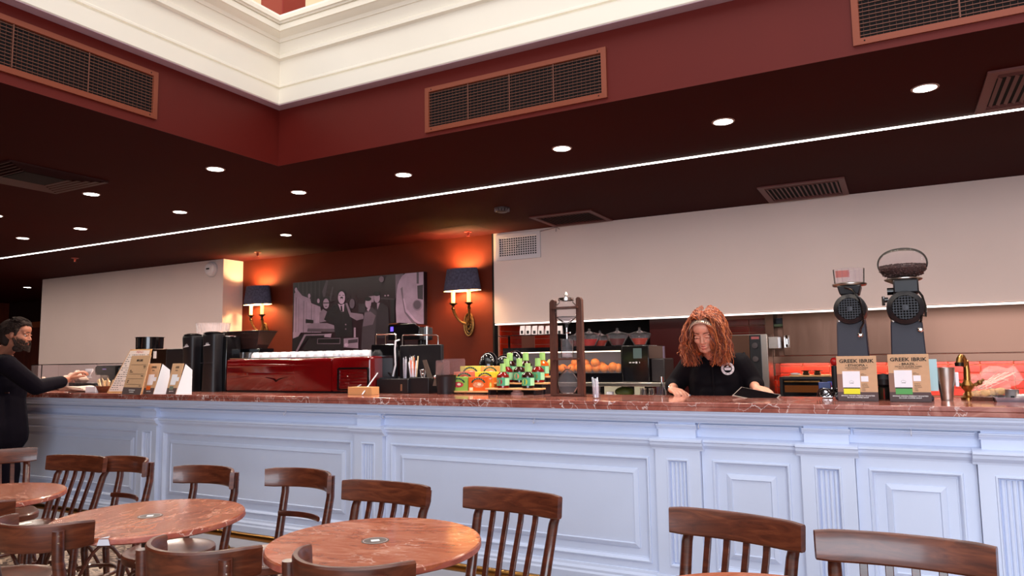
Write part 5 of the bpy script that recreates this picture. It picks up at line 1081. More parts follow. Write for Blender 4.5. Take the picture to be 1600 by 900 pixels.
for k, (v, s, al, u) in enumerate(((.72, 'ESPRESSO', 'RIGHT', .9), (.68, '250 GR', 'RIGHT', .9), (.61, 'FILTER', 'LEFT', .12), (.57, 'COLD BREW', 'LEFT', .12), (.47, 'ESPRESSO', 'RIGHT', .9), (.35, 'FILTER', 'LEFT', .12), (.31, 'IBRIK', 'LEFT', .12), (.22, '500 GR', 'RIGHT', .9))): sign_text(s, F, u, v, .035, t, M_ink, .8, 0, al)
sign_text('FRESHLY ROASTED EVERY DAY', F, .5, .11, .035, t, M_winkle, .62); sign_text('IN OUR COFFEE SHOP', F, .5, .06, .035, t, M_winkle, .62)
for (tl, tr, br, bl, lb, m, nm) in (((233, 568), (251, 568), (239, 616), (223, 616), 'small kraft sign with an orange square and white folded stand', mat('square_orange', (216, 98, 30), .6), 'ESPRESSO'), ((270, 568), (287, 568), (274, 616), (259, 616), 'small kraft sign with a grey-green square, nearest to the column grinders', mat('square_grey', (110, 118, 104), .6), 'GREEK')):
    t, F, n, Q = leaning_sign(tl, tr, br, bl, .055, 0, 'small_sign', lb, M_kraft); patch(F, 0, 0, 1, .2, 'brown_band', M_brown, t); patch(F, .2, .30, .72, .64, 'bag_flap', M_paper, t, .001); patch(F, .22, .14, .62, .26, 'colour_square', m, t, .001); patch(F, .72, .42, .95, .55, 'blank_square', M_paper, t, .001)
    sign_text(nm, F, .52, .87, .09, t, M_ink, .55, .0004); sign_text('BLEND', F, .52, .77, .05, t, M_ink, .6); sign_text('FRESHLY ROASTED', F, .5, .09, .04, t, M_winkle, .5)
    q = MB(); a, c = Q[1], Q[2]; bk = Vector((a.x+.07, a.y+.10, ZT)); q.loops([[Vector(v_)+Vector((d, 0, 0)) for v_ in (a+Vector((.003, 0, 0)), bk, Vector((bk.x, bk.y, ZT+(c.z-ZT)*.78)), c+Vector((.006, .01, -.006)))] for d in (0, .003)]); q.build('side_flap', M_paper, t)
# glass pastry case, basket, napkins, card terminal, newspapers
t = thing('pastry_case', 'low glass case of wrapped pastries at the far left of the counter', 'display case', (0, 0, 0)); Y = 4.30; x0, x1 = span(48, 150, 590, Y); z1 = ZZ(100, 570, Y); zb0 = ZT+.001
q = MB(); 
for (a, b_, c, d) in ((x0, Y, x1, Y+.004), (x0, Y+.28, x1, Y+.284)): q.box(a, b_, zb0, c, d, z1)
for x in (x0, x1-.004): q.box(x, Y, zb0, x+.004, Y+.284, z1)
q.build('glass_panes', M_thin, t); q = MB(); 
for (a, b_, c, d) in ((x0, Y-.003, x1, Y+.008), (x0, Y+.28, x1, Y+.29)): q.box(a, b_, z1, c, d, z1+.008)
q.box(x0, Y-.003, zb0, x1, Y+.006, zb0+.01); xm = XX(64, 590, Y); q.box(xm, Y-.002, zb0, xm+.006, Y+.005, z1); q.build('edge_frame', M_gloss, t)
q = MB(); q.box(XX(103, 590, Y), Y+.03, zb0+.001, x1-.02, Y+.26, zb0+.075); q.build('inner_box', M_gloss, t, .004)
for i in range(9):
    x = XX(58+i*9, 592, Y+.12); hgt = .07+.02*math.sin(i*2.1); q = MB(); L = []; random.seed(i)
    for k in range(6): u = k/5; rr = .05*math.sin(math.pi*(.15+.75*u)); L.append([(x+rr*1.25*math.cos(a*math.pi/5)*random.uniform(.8, 1.15), Y+.12+rr*math.sin(a*math.pi/5)*random.uniform(.8, 1.15), zb0+.002+hgt*1.5*u+(.075 if i > 4 else 0)*.9) for a in range(10)])
    q.loops(L); o = q.build('wrapped_pastry', mat('pastry_wrap', (226, 192, 172), .35, noise=.25, nscale=30)); tag(o, 'cellophane-wrapped pastry inside the low glass case', 'pastry', 'wrapped pastries in the glass case')
t = thing('biscuit_basket', 'brown basket of wrapped biscuits beside the menu board', 'basket', (XX(163, 612, 4.08), 4.10, ZT)); s = (XX(173, 600, 4.1)-XX(153, 600, 4.1))/20*.8
q = MB(); q.lathe([(9*s, 0), (9.5*s, .003), (13*s, .058), (12.4*s, .058), (8.5*s, .006)], n=28); q.build('bowl', mat('basket_brown', (112, 58, 32), .6, noise=.3, nscale=60), t)
for i in range(9):
    a = i*.72; q = MB(); r = 7*s*(.4+.6*(i % 3)/2); x, y = r*math.cos(a), r*math.sin(a); q.loops([[(x-.014, y-.006, .03), (x+.014, y-.006, .03), (x+.014, y+.006, .03), (x-.014, y+.006, .03)], [(x*1.5-.012+.004*i % .01, y*1.5-.005, .10+.012*(i % 4)), (x*1.5+.016, y*1.5-.004, .095+.012*(i % 3)), (x*1.5+.014, y*1.5+.006, .10+.012*(i % 3)), (x*1.5-.013, y*1.5+.006, .105)]]); q.build('wrapped_biscuit', mat('wrap_cream', (224, 190, 150), .4, noise=.3, nscale=50), t)
t = thing('napkin_box', 'white low box on the counter in front of the glass case', 'box', (0, 0, 0)); x0, x1 = span(133, 149, 612, 4.0); q = MB(); q.box(x0, 4.0, ZT, x1, 4.12, ZZ(145, 604, 4.0)); q.build('box_body', M_paper, t, .004)
for i in range(3):
    q = MB(); x0, x1 = span(96-3*i, 134-4*i, 612, 4.02); q.loops([[(x, y, ZT+.004+.010*i+dz+.012*math.sin((x-x0)*9)) for x, y in ((x0, 4.0), ((x0+x1)/2, 3.99), (x1, 4.02), (x1-.02, 4.2), ((x0+x1)/2, 4.22), (x0+.02, 4.2))] for dz in (.012, .020)]); o = q.build('folded_paper', mat('newsprint', (214, 186, 172), .7)); tag(o, ['lowest crumpled sheet of paper under the reaching hand', 'middle crumpled sheet of paper under the reaching hand', 'topmost crumpled sheet of paper under the reaching hand'][i], 'paper', 'paper sheets under the hand')
t = thing('card_terminal', 'rounded dark device with a small violet mark behind the biscuit basket', 'device', (0, 0, 0)); Y = 4.5; x0, x1 = span(149, 187, 580, Y); q = MB(); z0, z1 = ZZ(168, 586, Y), ZZ(168, 571, Y)
q.loops([[(x, y, z) for x, z in rrect(x0+i, x1-i, z0, z1-i, .025, 5)] for y, i in ((Y+.12, 0), (Y, 0), (Y-.006, .006))]); q.build('body', M_gloss, t); q = MB(); q.box(x0+.04, Y+.03, ZT, x1-.04, Y+.09, z0); q.build('foot', M_gloss, t)
p = PY(163, 576.5, Y-.007); q = MB(); q.box(p.x-.03, Y-.0085, p.z-.008, p.x+.03, Y-.0065, p.z+.004); q.build('violet_mark', mat('violet_mark', (150, 130, 200), .5), t)
# ---------------------------------------------------------------- back bar
YB = 5.9
bb = thing('back_counter', 'low dark back counter with a steel top behind the bar', 'counter', (0, 0, 0))
x0, x1 = XX(800, 610, YB), XX(1050, 610, YB)
q = MB(); q.box(x0, YB-.15, 0, x1, YB+.55, .98); q.build('carcass', M_black, bb, .004); q = MB(); q.box(x0-.02, YB-.17, .98, x1+.02, YB+.56, 1.01); q.build('steel_top', M_steel, bb, .003)
zs = ZZ(960, 600, YB-.1); rs = thing('steel_riser_shelf', 'steel riser shelf carrying the black fridge case', 'shelf', (0, 0, 0)); xs0, xs1 = XX(830, 600, YB-.1), XX(1044, 600, YB-.1)
q = MB(); q.box(xs0, YB-.12, zs-.02, xs1, YB+.45, zs+.012); q.build('shelf_plate', M_steel, rs, .003)
for x in (xs0+.03, xs1-.03):
    for y in (YB-.09, YB+.4): q = MB(); q.tube([(x, y, 1.011), (x, y, zs-.02)], .014, 10); q.build('leg', M_steelp, rs)
zt = ZZ(930, 541, YB); zb1 = zs+.013; fx0, fxm, fx1 = XX(786, 560, YB), XX(972, 560, YB), XX(1015, 560, YB)
fc = thing('fridge_case', 'black glass-fronted case full of oranges on the steel shelf', 'display case', (0, 0, 0))
zw0, zw1 = ZZ(940, 583, YB), ZZ(940, 549, YB)
q = MB()
for bx in ((fx0, YB, zb1, fxm, YB+.4, zw0), (fx0, YB, zw1+.006, fxm, YB+.4, zt), (fx0, YB, zw0, fx0+.04, YB+.4, zw1+.01), (fxm-.01, YB, zw0, fxm, YB+.4, zw1+.01), (fx0, YB+.38, zw0, fxm, YB+.4, zw1+.01)): q.box(*bx)
q.build('case', M_gloss, fc); q = MB(); q.box(fx0+.04, YB+.3, zw0, fxm-.01, YB+.375, zw1); q.build('back_liner', mat('liner_grey', (150, 130, 128), .5), fc)
q = MB(); q.box(fx0+.04, YB+.001, zw0, fxm-.01, YB+.004, zw1); q.build('glass_pane', M_thin, fc); q = MB(); q.box(fx0+.05, YB+.01, zw1-.004, fxm-.02, YB+.02, zw1+.004); q.build('light_strip', M_ledk, fc)
bm = thing('black_machine', 'black glossy machine right of the oranges with a small pale mark', 'machine', (0, 0, 0))
q = MB(); q.box(fxm+.004, YB-.02, zb1, fx1, YB+.4, zt); q.build('body', M_gloss, bm, .006); q = MB(); q.box(XX(991, 560, YB), YB-.024, ZZ(1000, 560, YB), XX(1004, 560, YB), YB-.021, ZZ(1000, 544, YB)); q.build('display', mat('dim_screen', (70, 84, 84), .2), bm)
q = MB(); p = PY(992, 566.5, YB-.021)
for dx, w_, h_ in ((-.05, .018, .004), (-.022, .02, .004), (.006, .016, .008), (.04, .004, .006)): q.box(p.x+dx, YB-.0235, p.z-h_, p.x+dx+w_, YB-.0205, p.z+h_)
stuff(q.build('pale_mark', mat('pale_ink', (190, 180, 180), .5), bm))
q = MB(); q.box(fx1+.002, YB+.02, zb1, XX(1038, 580, YB), YB+.3, ZZ(1022, 560, YB)); o = q.build('mesh_side_unit', mat('mesh_dark', (28, 20, 22), .5, noise=.6, nscale=160), None, .01); tag(o, 'dark speckled side unit between the black machine and the woman', 'machine')
q = MB(); q.box(XX(1024, 560, 6.6), 6.6, 0, XX(1038, 560, 6.6), 6.63, ZZ(1030, 541, 6.6)); tag(q.build('door_glass_panel', mat('violet_grey_panel', (120, 106, 130), .3)), 'narrow greyish panel behind the dark side unit', 'panel')
# oranges and a pear
random.seed(21); om = MB(); om.sph((0, 0, 0), (.041, .041, .039), 20); o0 = om.build('orange', M_orange); st = MB(); st.lathe([(.004, .038), (.001, .041)], n=8); st.build('stem_scar', mat('scar_green', (96, 110, 40), .7), o0)
pos = [(893, 579, 0), (905, 575, .01), (919, 577, 0), (932, 575, .02), (944, 577, 0), (956, 576, .02), (966, 579, 0), (899, 567, .03), (915, 568, .05), (930, 567, .0), (940, 572, .08), (958, 573, -.03), (880, 578, 0), (869, 579, .02)]
for i, (px, py, dy) in enumerate(pos):
    y = YB+.07+dy*.8; p = PY(px, py, y); o = o0 if i == 0 else o0.copy()
    if i: COL.objects.link(o); c = kids(o0)[0].copy(); COL.objects.link(c); c.parent = o
    o.location = (p.x, y, max(p.z, zw0+.041)); o.rotation_euler = (random.uniform(-1, 1), random.uniform(-1, 1), random.uniform(0, 6)); tag(o, 'whole orange in the glass-fronted case', 'orange', 'oranges in the glass case')
p = PY(855, 572, 4.9); q = MB(); q.lathe([(.001, -.045), (.028, -.035), (.036, -.01), (.03, .015), (.018, .035), (.012, .045), (.001, .047)], n=20); o = q.build('pear', mat('pear_green', (170, 170, 84), .5)); o.location = (p.x, 4.95, max(p.z, zd-.04+.046)); tag(o, 'green pear between the orange bottle and the drip tower', 'fruit')
# glass bowls with lids and red preserves
def jar(px, Y, col, label, sc=1):
    x = XX(px, 541, Y); s = (XX(px+10, 541, Y)-XX(px-10, 541, Y))/20*sc; t = thing('preserve_bowl', label, 'glass bowl', (x, Y, zt+.0005), 0, 'lidded glass bowls on the fridge case')
    h = 17*s; q = MB(); n = 32
    q.lathe([(6*s, 0), (9*s, .002), (14.5*s, h*.65), (17*s, h), (16.2*s, h), (13.8*s, h*.65), (8*s, .006), (.001, .006)], n=n, cap=False); q.build('bowl', M_thin, t)
    q = MB(); q.lathe([(.001, .007), (8*s, .007), (13.4*s, h*.62), (.001, h*.64)], n=n, cap=False); q.build('preserve', col, t)
    q = MB()
    for k in range(20): a = k*math.pi/10; q.tube([(14*s*math.cos(a), 14*s*math.sin(a), h*.62), (16.6*s*math.cos(a+.12), 16.6*s*math.sin(a+.12), h*.97)], .0022, 5)
    q.build('cut_facets', M_thin, t)
    q = MB(); q.lathe([(17*s, h+.001), (16*s, h+.006), (6*s, h+.022), (2*s, h+.03), (2*s, h+.036), (1.2*s, h+.036), (5*s, h+.02), (15*s, h+.003)], n=n, cap=False); q.sph((0, 0, h+.045), .0125, 14); q.build('lid', M_thin, t)
P_r = mat('preserve_red', (206, 20, 14), .25, coat=.5); P_d = mat('preserve_dark', (110, 16, 14), .25, coat=.5); P_o = mat('preserve_orange', (196, 52, 18), .25, coat=.5)
jar(902, YB+.12, P_d, 'lidded glass bowl half hidden behind the right upright of the tower', .85); jar(921, YB+.12, P_r, 'lidded glass bowl with the brightest red preserve', 1); jar(938, YB+.3, P_o, 'lidded glass bowl of amber preserve set back behind its neighbours', .85)
jar(965, YB+.12, P_d, 'lidded glass bowl of dark preserve in the middle'); jar(1000, YB+.12, P_o, 'rightmost lidded glass bowl with orange-red preserve', 1)
# row of small printed bags on the case
for i, px in enumerate((817, 826, 836, 846, 857, 875)):
    Y = YB+.2; x = XX(px, 522, Y); zz = zt+.0005; hh = ZZ(px, 509, Y); t = thing('coffee_bag', ['leftmost', 'second', 'third', 'fourth', 'fifth', 'last'][i]+' small white bag with a black mark in the row on the case', 'bag', (x, Y, zz), .1*(i % 3-1), 'white coffee bags in a row on the dark shelf')
    zlow = ZZ(px, 523, Y)
    q = MB(); w = .026; q.loops([[(-w, -.018, zlow-zz), (w, -.018, zlow-zz), (w, .018, zlow-zz), (-w, .018, zlow-zz)], [(-w, -.014, (zlow+hh)/2-zz), (w, -.014, (zlow+hh)/2-zz), (w, .014, (zlow+hh)/2-zz), (-w, .014, (zlow+hh)/2-zz)], [(-w*.95, -.003, hh-zz), (w*.95, -.003, hh-zz), (w*.95, .003, hh-zz), (-w*.95, .003, hh-zz)]]); q.build('bag_body', mat('bag_white', (206, 192, 192), .6), t)
    q = MB(); q.box(-.012, -.0185, zlow-zz+.008, .012, -.0165, (zlow+hh)/2-zz-.004); q.build('mark', M_ink, t)
q = MB(); q.box(XX(786, 523, YB+.2), YB+.1, ZZ(840, 524.5, YB+.2), XX(880, 523, YB+.2), YB+.3, ZZ(840, 523.2, YB+.2)); sh = q.build('wall_shelf', M_gloss, None, .002); tag(sh, 'dark shelf board under the row of white coffee bags', 'shelf')
for s_ in (.03, .97):
    q = MB(); xa, xb = XX(786, 523, YB+.2), XX(880, 523, YB+.2); x = xa+(xb-xa)*s_; q.box(x-.008, YB+.28, zt, x+.008, YB+.295, ZZ(840, 524.5, YB+.2)); q.build('support', M_gloss, sh)
# things on the back counter under the riser
q = MB(); q.sph((0, 0, .044), (.085, .07, .044), 24); o = q.build('green_melon', mat('melon_green', (62, 70, 22), .5, noise=.3, nscale=12)); o.location = (XX(976, 612, YB), YB, 1.011); tag(o, 'dark green melon under the steel riser shelf', 'melon')
q = MB(); q.lathe([(.03, 0), (.034, .045), (.032, .045), (.028, .003), (.001, .003)], n=20, cap=False); o = q.build('glass_dish', M_porc); o.location = (XX(953, 616, YB-.05), YB-.05, 1.011); tag(o, 'small white ribbed dish left of the melon', 'dish')
for (a, c, lb) in ((944, 966, 'left pale container painted as brightly lit under the riser shelf'), (991, 1002, 'right pale container painted as brightly lit under the riser shelf')):
    q = MB(); q.box(XX(a, 610, YB+.2), YB+.2, 1.011, XX(c, 610, YB+.2), YB+.3, zs-.025); tag(q.build('pale_container', mat('pale_cream_glow', (250, 232, 196), .4, emis=.25), None, .006), lb, 'container')  # weak emission stands in for the light falling on these containers
t = thing('jug_pair', 'two steel jugs at the right end under the riser shelf', 'jugs', (XX(1010, 612, YB), YB-.02, 1.011))
for k in range(2): q = MB(); q.lathe([(.03, 0), (.032, .01), (.026, .06), (.03, .075), (.028, .075), (.024, .06), (.028, .006)], c=(.075*k-.02, 0, 0), n=22); q.build('jug', M_steelp, t)
t = thing('hand_mixer', 'chrome ended bar tool hanging at the woman\'s side', 'tool', (XX(1034, 600, 5.2), 5.2, 0)); za, zb_ = ZZ(1034, 597, 5.2), ZZ(1034, 624, 5.2)
q = MB(); q.tube([(0, 0, za), (0, 0, za+.04)], .012, 12); q.build('knob', M_steelp, t); q = MB()
for s in (-1, 0, 1): q.tube([(0, 0, za), (s*.022, 0, (za+zb_)/2), (s*.028, -.01, zb_-.02)], .004, 8)
q.build('prongs', M_steelp, t)
q = MB(); q.box(-.05, 0, 0, .06, .1, zb_-.02); q.build('stand', M_gloss, t)
# ---------------------------------------------------------------- kitchen: worktop, ovens, cabinets, toaster oven
c_ov = XX(1200, 560, 7.4)+.01
kc = thing('kitchen_counter', 'steel kitchen worktop along the tiled wall', 'counter', (0, 0, 0)); 
q = MB(); q.box(c_ov, 7.55, 0, 3.2, 8.09, .88); q.build('carcass', mat('kitchen_dark', (60, 44, 42), .5), kc, .003); q = MB(); q.box(c_ov, 7.52, .88, 3.2, 8.09, .92); q.build('worktop', M_steel, kc, .003)
t = thing('combi_oven', 'large steel combi oven with a black knob panel behind the woman', 'oven', (0, 0, 0)); YO = 7.4; a, b1, b2, c = XX(1052, 560, YO), XX(1172, 560, YO), XX(1190, 560, YO), XX(1200, 560, YO); zt_ = ZZ(1140, 523, YO); z0 = .93
q = MB(); q.box(a, YO+.02, z0, c, YO+.34, zt_); q.build('body', M_steel, t, .006); q = MB(); q.box(a+.01, YO, z0+.02, b1, YO+.02, zt_-.01); dr = q.build('door', M_brush, t, .004)
q = MB(); q.tube([(b1-.05, YO-.03, z0+.15), (b1-.05, YO-.03, zt_-.18)], .012, 10); q.build('handle', M_gloss, dr)
q = MB(); q.box(b1+.003, YO-.004, z0+.02, b2, YO+.02, zt_-.01); pn = q.build('control_panel', M_black, t, .003)
for py in (540, 561): q = MB(); q.lathe([(.03, 0), (.028, .02), (.001, .022)], n=20, M=Matrix.Translation(((b1+b2)/2, YO-.004, ZZ(1181, py, YO))) @ RX); q.build('knob', mat('knob_grey', (74, 64, 66), .4), pn)
q = MB(); q.box(b1+.02, YO-.0055, ZZ(1181, 530, YO), b2-.015, YO-.004, ZZ(1181, 526, YO)); q.build('red_plate', mat('plate_red', (176, 92, 92), .5), pn)
q = MB(); q.box(a, YO+.05, 0, c, YO+.33, z0-.001); q.build('stand', M_black, t)
q = MB(); q.box(c+.003, YO+.05, ZZ(1195, 545, YO), c+.09, YO+.33, ZZ(1195, 526, YO)); q.build('side_box', M_steel, t, .004)
YC = 7.76; cb = thing('wall_cabinet', 'long brushed steel wall cabinet above the orange tiles', 'cabinet', (0, 0, 0)); zc0, zc1 = ZZ(1500, 552, YC), ZZ(1500, 478, YC)+.12; ca, cc = XX(1223, 520, YC), 3.2; cp_ = XX(1196, 520, YC); cq = XX(1209, 520, YC)
q = MB(); q.box(ca, YC+.02, zc0, cc, 8.09, zc1); q.box(cp_, YC, zc0-.2, cq, 8.09, zc1); q.box(cq, YC+.3, zc0, ca, 8.09, zc1); q.build('carcass', M_brush, cb)
xd = ca; 
for wd in (.66, 1.5, 1.0): 
    q = MB(); q.box(xd+.002, YC, zc0+.003, xd+wd-.004, YC+.019, zc1); dd = q.build('door', M_brush, cb, .003)
    if wd == .66: q = MB(); q.tube([(xd+.035, YC-.001, ZZ(1232, 541, YC)), (xd+.04, YC-.03, ZZ(1232, 537, YC)), (xd+.04, YC-.03, ZZ(1232, 530, YC)), (xd+.035, YC-.001, ZZ(1232, 525, YC))], .013, 10); q.box(xd+.01, YC-.008, ZZ(1232, 543, YC), xd+.065, YC-.001, ZZ(1232, 524, YC)); q.build('handle', M_steelp, dd)
    xd += wd
q = MB(); q.box(cp_, YC-.01, zc0-.075, cc, YC+.1, zc0-.002); q.build('lower_rail', M_brush, cb, .003); q = MB(); q.box(ca-.05, YC+.10, zc0-.072, cc, YC+.14, zc0-.060); q.build('light_strip', M_ledk, cb)
q = MB(); q.box(cq+.002, YC+.03, ZZ(1216, 510, YC), ca-.002, YC+.28, ZZ(1216, 506, YC)); q.build('open_shelf', mat('shelf_green', (110, 122, 84), .5), cb)
for k in range(5):
    q = MB(); q.lathe([(.05, 0), (.085, .010), (.083, .012), (.001, .004)], n=24); o = q.build('plate', M_porc); o.location = ((cq+ca)/2+.03, YC+.17, ZZ(1216, 506, YC)+.001+.0125*k); tag(o, ['lowest', 'second lowest', 'middle', 'second highest', 'topmost'][k]+' white plate in the stack in the open steel cabinet', 'plate', 'plates stacked in the open cabinet')
l = bpy.data.lights.new('cabinet_strip', 'AREA'); l.shape = 'RECTANGLE'; l.size = 4.2; l.size_y = .05; l.energy = 13; l.color = (1, .80, .62); o = bpy.data.objects.new('cabinet_strip_light', l); COL.objects.link(o); o.location = (1.0, YC+.16, zc0-.065); o.rotation_euler = (.35, 0, 0)
YT = 7.62; t = thing('toaster_oven', 'black countertop oven with a lit window left of the grinders', 'oven', (0, 0, 0)); a, c = span(1218, 1308, 600, YT); zt_ = ZZ(1260, 589, YT); z0 = .921
q = MB(); q.box(a, YT, z0, c, YT+.4, zt_); q.build('body', M_black, t, .005); dxa, dxb = span(1223, 1285, 600, YT); q = MB(); q.box(dxa, YT-.012, z0+.02, dxb, YT-.001, zt_-.02); dr = q.build('door', M_gloss, t, .003)
q = MB(); q.box(XX(1226, 600, YT), YT-.0135, ZZ(1250, 613, YT), XX(1280, 600, YT), YT-.012, ZZ(1250, 602, YT)); q.build('window', mat('oven_window', (92, 50, 22), .12, coat=.4, emis=.25), dr); q = MB(); q.tube([(dxa+.02, YT-.035, ZZ(1250, 596, YT)), (dxb-.02, YT-.035, ZZ(1250, 596, YT))], .008, 10); q.build('handle', M_bronze, dr)
q = MB(); q.box(XX(1293, 600, YT), YT-.003, ZZ(1298, 602, YT), XX(1304, 600, YT), YT-.001, ZZ(1298, 596, YT)); q.build('display', mat('display_blue', (46, 70, 160), .3, emis=.3), t)
for py in (608, 617): q = MB(); q.lathe([(.022, 0), (.02, .02), (.001, .022)], n=18, M=Matrix.Translation((XX(1298, py, YT), YT, ZZ(1298, py, YT))) @ RX); q.build('knob', M_steelp, t)
q = MB(); q.box(XX(1234, 586, YT+.1), YT+.05, zt_+.001, XX(1296, 586, YT+.1), YT+.3, zt_+.016); o = q.build('cutting_board', M_oak, None, .003); tag(o, 'light chopping board on top of the black oven', 'board')
for i, (px, lb) in enumerate(((1259, 'left small dark pot with flared rim on the chopping board'), (1277, 'right small dark pot with flared rim on the chopping board'))):
    x = XX(px, 584, YT+.12); q = MB(); q.lathe([(.03, 0), (.035, .01), (.025, .028), (.04, .045), (.038, .045), (.022, .028), (.03, .006)], n=22); q.box(-.05, -.004, .036, .05, .004, .044); o = q.build('small_pot', mat('pot_pewter', (92, 70, 56), .3, metal=.8)); o.location = (x, YT+.14, zt_+.017); tag(o, lb, 'pot')
q = MB(); q.sph((0, 0, .01), (.05, .03, .012), 14); o = q.build('folded_cloth', M_paper); o.location = (XX(1242, 586, YT+.1), YT+.14, zt_+.0165); tag(o, 'small white cloth on the chopping board', 'cloth')
q = MB(); q.sph((0, 0, 0), (.035, .03, .04), 16); q.tube([(0, 0, 0), (.05, 0, -.02)], .012, 8); o = q.build('red_knob_bottle', mat('cap_red', (176, 22, 24), .3)); p = PY(1303, 565, 7.5); o.location = p; tag(o, 'red round cap peeking out left of the left grinder', 'cap')
q2 = MB(); q2.tube([(0, 0, -.04), (0, 0, .93-p.z)], .028, 14); q2.build('bottle_body', M_black, o)
# ---------------------------------------------------------------- people
M_skin = mat('skin_fair', (206, 142, 118), .5, noise=.05, nscale=30); M_skin2 = mat('skin_tan', (176, 112, 88), .5, noise=.06, nscale=30)
M_shirt = mat('black_shirt', (13, 9, 14), .8, spec=.12, bump=.25, bscale=18); M_coat = mat('black_coat', (16, 11, 20), .85, spec=.1, bump=.3, bscale=14)
M_hair = mat('copper_hair', (136, 60, 30), .42, noise=.35, nscale=26); M_hair2 = mat('brown_hair', (40, 22, 16), .8, noise=.3, nscale=30); M_beard = mat('beard_brown', (52, 32, 26), .8, noise=.4, nscale=120)
M_lip = mat('lip_rose', (160, 70, 66), .4); M_eye = mat('eye_white', (214, 204, 198), .2); M_iris = mat('iris_dark', (40, 26, 20), .2)
def frame(o, fwd, up):
    f = Vector(fwd).normalized(); u = Vector(up); r = f.cross(u).normalized(); u = r.cross(f).normalized(); o = Vector(o)
    return Matrix(((r.x, f.x, u.x, o.x), (r.y, f.y, u.y, o.y), (r.z, f.z, u.z, o.z), (0, 0, 0, 1)))   # x right, y forward, z up
def fuse(o, voxel, it=4, fac=.6, sub=0):
    r = o.modifiers.new('fuse', 'REMESH'); r.mode = 'VOXEL'; r.voxel_size = voxel; r.use_smooth_shade = True
    s = o.modifiers.new('smooth', 'SMOOTH'); s.factor = fac; s.iterations = it; return o
def head_mb(q, M, k=1.0, fem=True):
    P = lambda x, y, z: M @ Vector((x*k, y*k, z*k)); R = lambda *r: tuple(a*k for a in r)
    def S_(c, r): q.add([], []); n0 = len(q.v); q.sph((0, 0, 0), R(*r), 18, M=M @ Matrix.Translation(Vector(c)*k))
    S_((0, -.018, .035), (.074, .094, .085)); S_((0, .030, -.025), (.060, .060, .082)); S_((0, .062, -.088), (.026, .026, .020)); S_((0, .05, .05), (.058, .045, .045))
    for s in (-1, 1):
        q.capsule(P(s*.046, .008, -.052), P(s*.020, .06, -.086), .020*k, .018*k); S_((s*.034, .066, -.022), (.022, .020, .020)); S_((s*.071, -.010, -.003), (.010, .017, .027))
        q.capsule(P(s*.012, .083, .020), P(s*.044, .070, .022), .010*k, .008*k)
    q.capsule(P(0, .086, .012), P(0, .102, -.026), .0070*k, .0100*k)
    for s in (-1, 1): q.sph(P(s*.010, .098, -.032), .0072*k, 8)
    S_((0, .082, -.060), (.024, .014, .016))
def face_parts(t, M, k, lids=True, hairm=None, look=(0, 0)):
    P = lambda x, y, z: M @ Vector((x*k, y*k, z*k))
    for s in (-1, 1):
        q = MB(); q.sph((0, 0, 0), (.0125*k, .0105*k, (.0125 if lids else .0075)*k), 14, M=M @ Matrix.Translation(Vector((s*.030, .0775 if lids else .0755, .004))*k)); q.build('eye', M_skin if lids else M_eye, t)
        if lids: pass
        q = MB(); q.sph((0, 0, 0), ((.0062 if not lids else .003)*k, .004*k, .0062*k), 10, M=M @ Matrix.Translation(Vector((s*.030+look[0], .0872 if lids else .0845, .003+look[1]))*k)); q.build('iris', M_iris, t)
        q = MB(); n = 10; L = []
        for j in range(4):
            L.append([P(s*.030+.0155*math.cos(math.pi*(1-i/n)), .0785+.0135*math.sin(math.pi*(.15+.25*j/1.2))*math.sin(math.pi*(.15+.7*i/n)), (.014-.0045*j if lids else .016-.003*j)-.004*abs(1-2*i/n)) for i in range(n+1)])
        q.loops(L, closed=False, cap0=False, cap1=False); q.build('eyelid', M_skin if fem_[0] else M_skin2, t)
        q = MB(); q.tube([P(s*(.030+.0155*math.cos(math.pi*(1-i/8))), .0885-.004*abs(1-i/4), (.0015 if lids else .010)-.003*abs(1-i/4)**2) for i in range(9)], .0013*k, 6); q.build('lashes', M_ink, t)
        q = MB(); q.tube([P(s*(.010+.036*i/6), .0935-.014*(i/6)**2, .027+.005*math.sin(math.pi*i/6*.9)) for i in range(7)], [.0016*k, .003*k, .0032*k, .003*k, .0026*k, .002*k, .001*k], 6); q.build('eyebrow', hairm, t)
    q = MB(); q.tube([P(-.019+.038*i/8, .0935-.010*abs(1-i/4)**2, -.0555+.003*math.sin(math.pi*i/8)-.001*(1 if i == 4 else 0)) for i in range(9)], [.001*k, .002*k, .0030*k, .0038*k, .0032*k, .0038*k, .0030*k, .002*k, .001*k], 8)
    q.tube([P(-.017+.034*i/8, .0915-.009*abs(1-i/4)**2, -.0645-.003*math.sin(math.pi*i/8)) for i in range(9)], [.001*k, .0028*k, .004*k, .0046*k, .0048*k, .0046*k, .004*k, .0028*k, .001*k], 8); q.build('lips', M_lip, t)
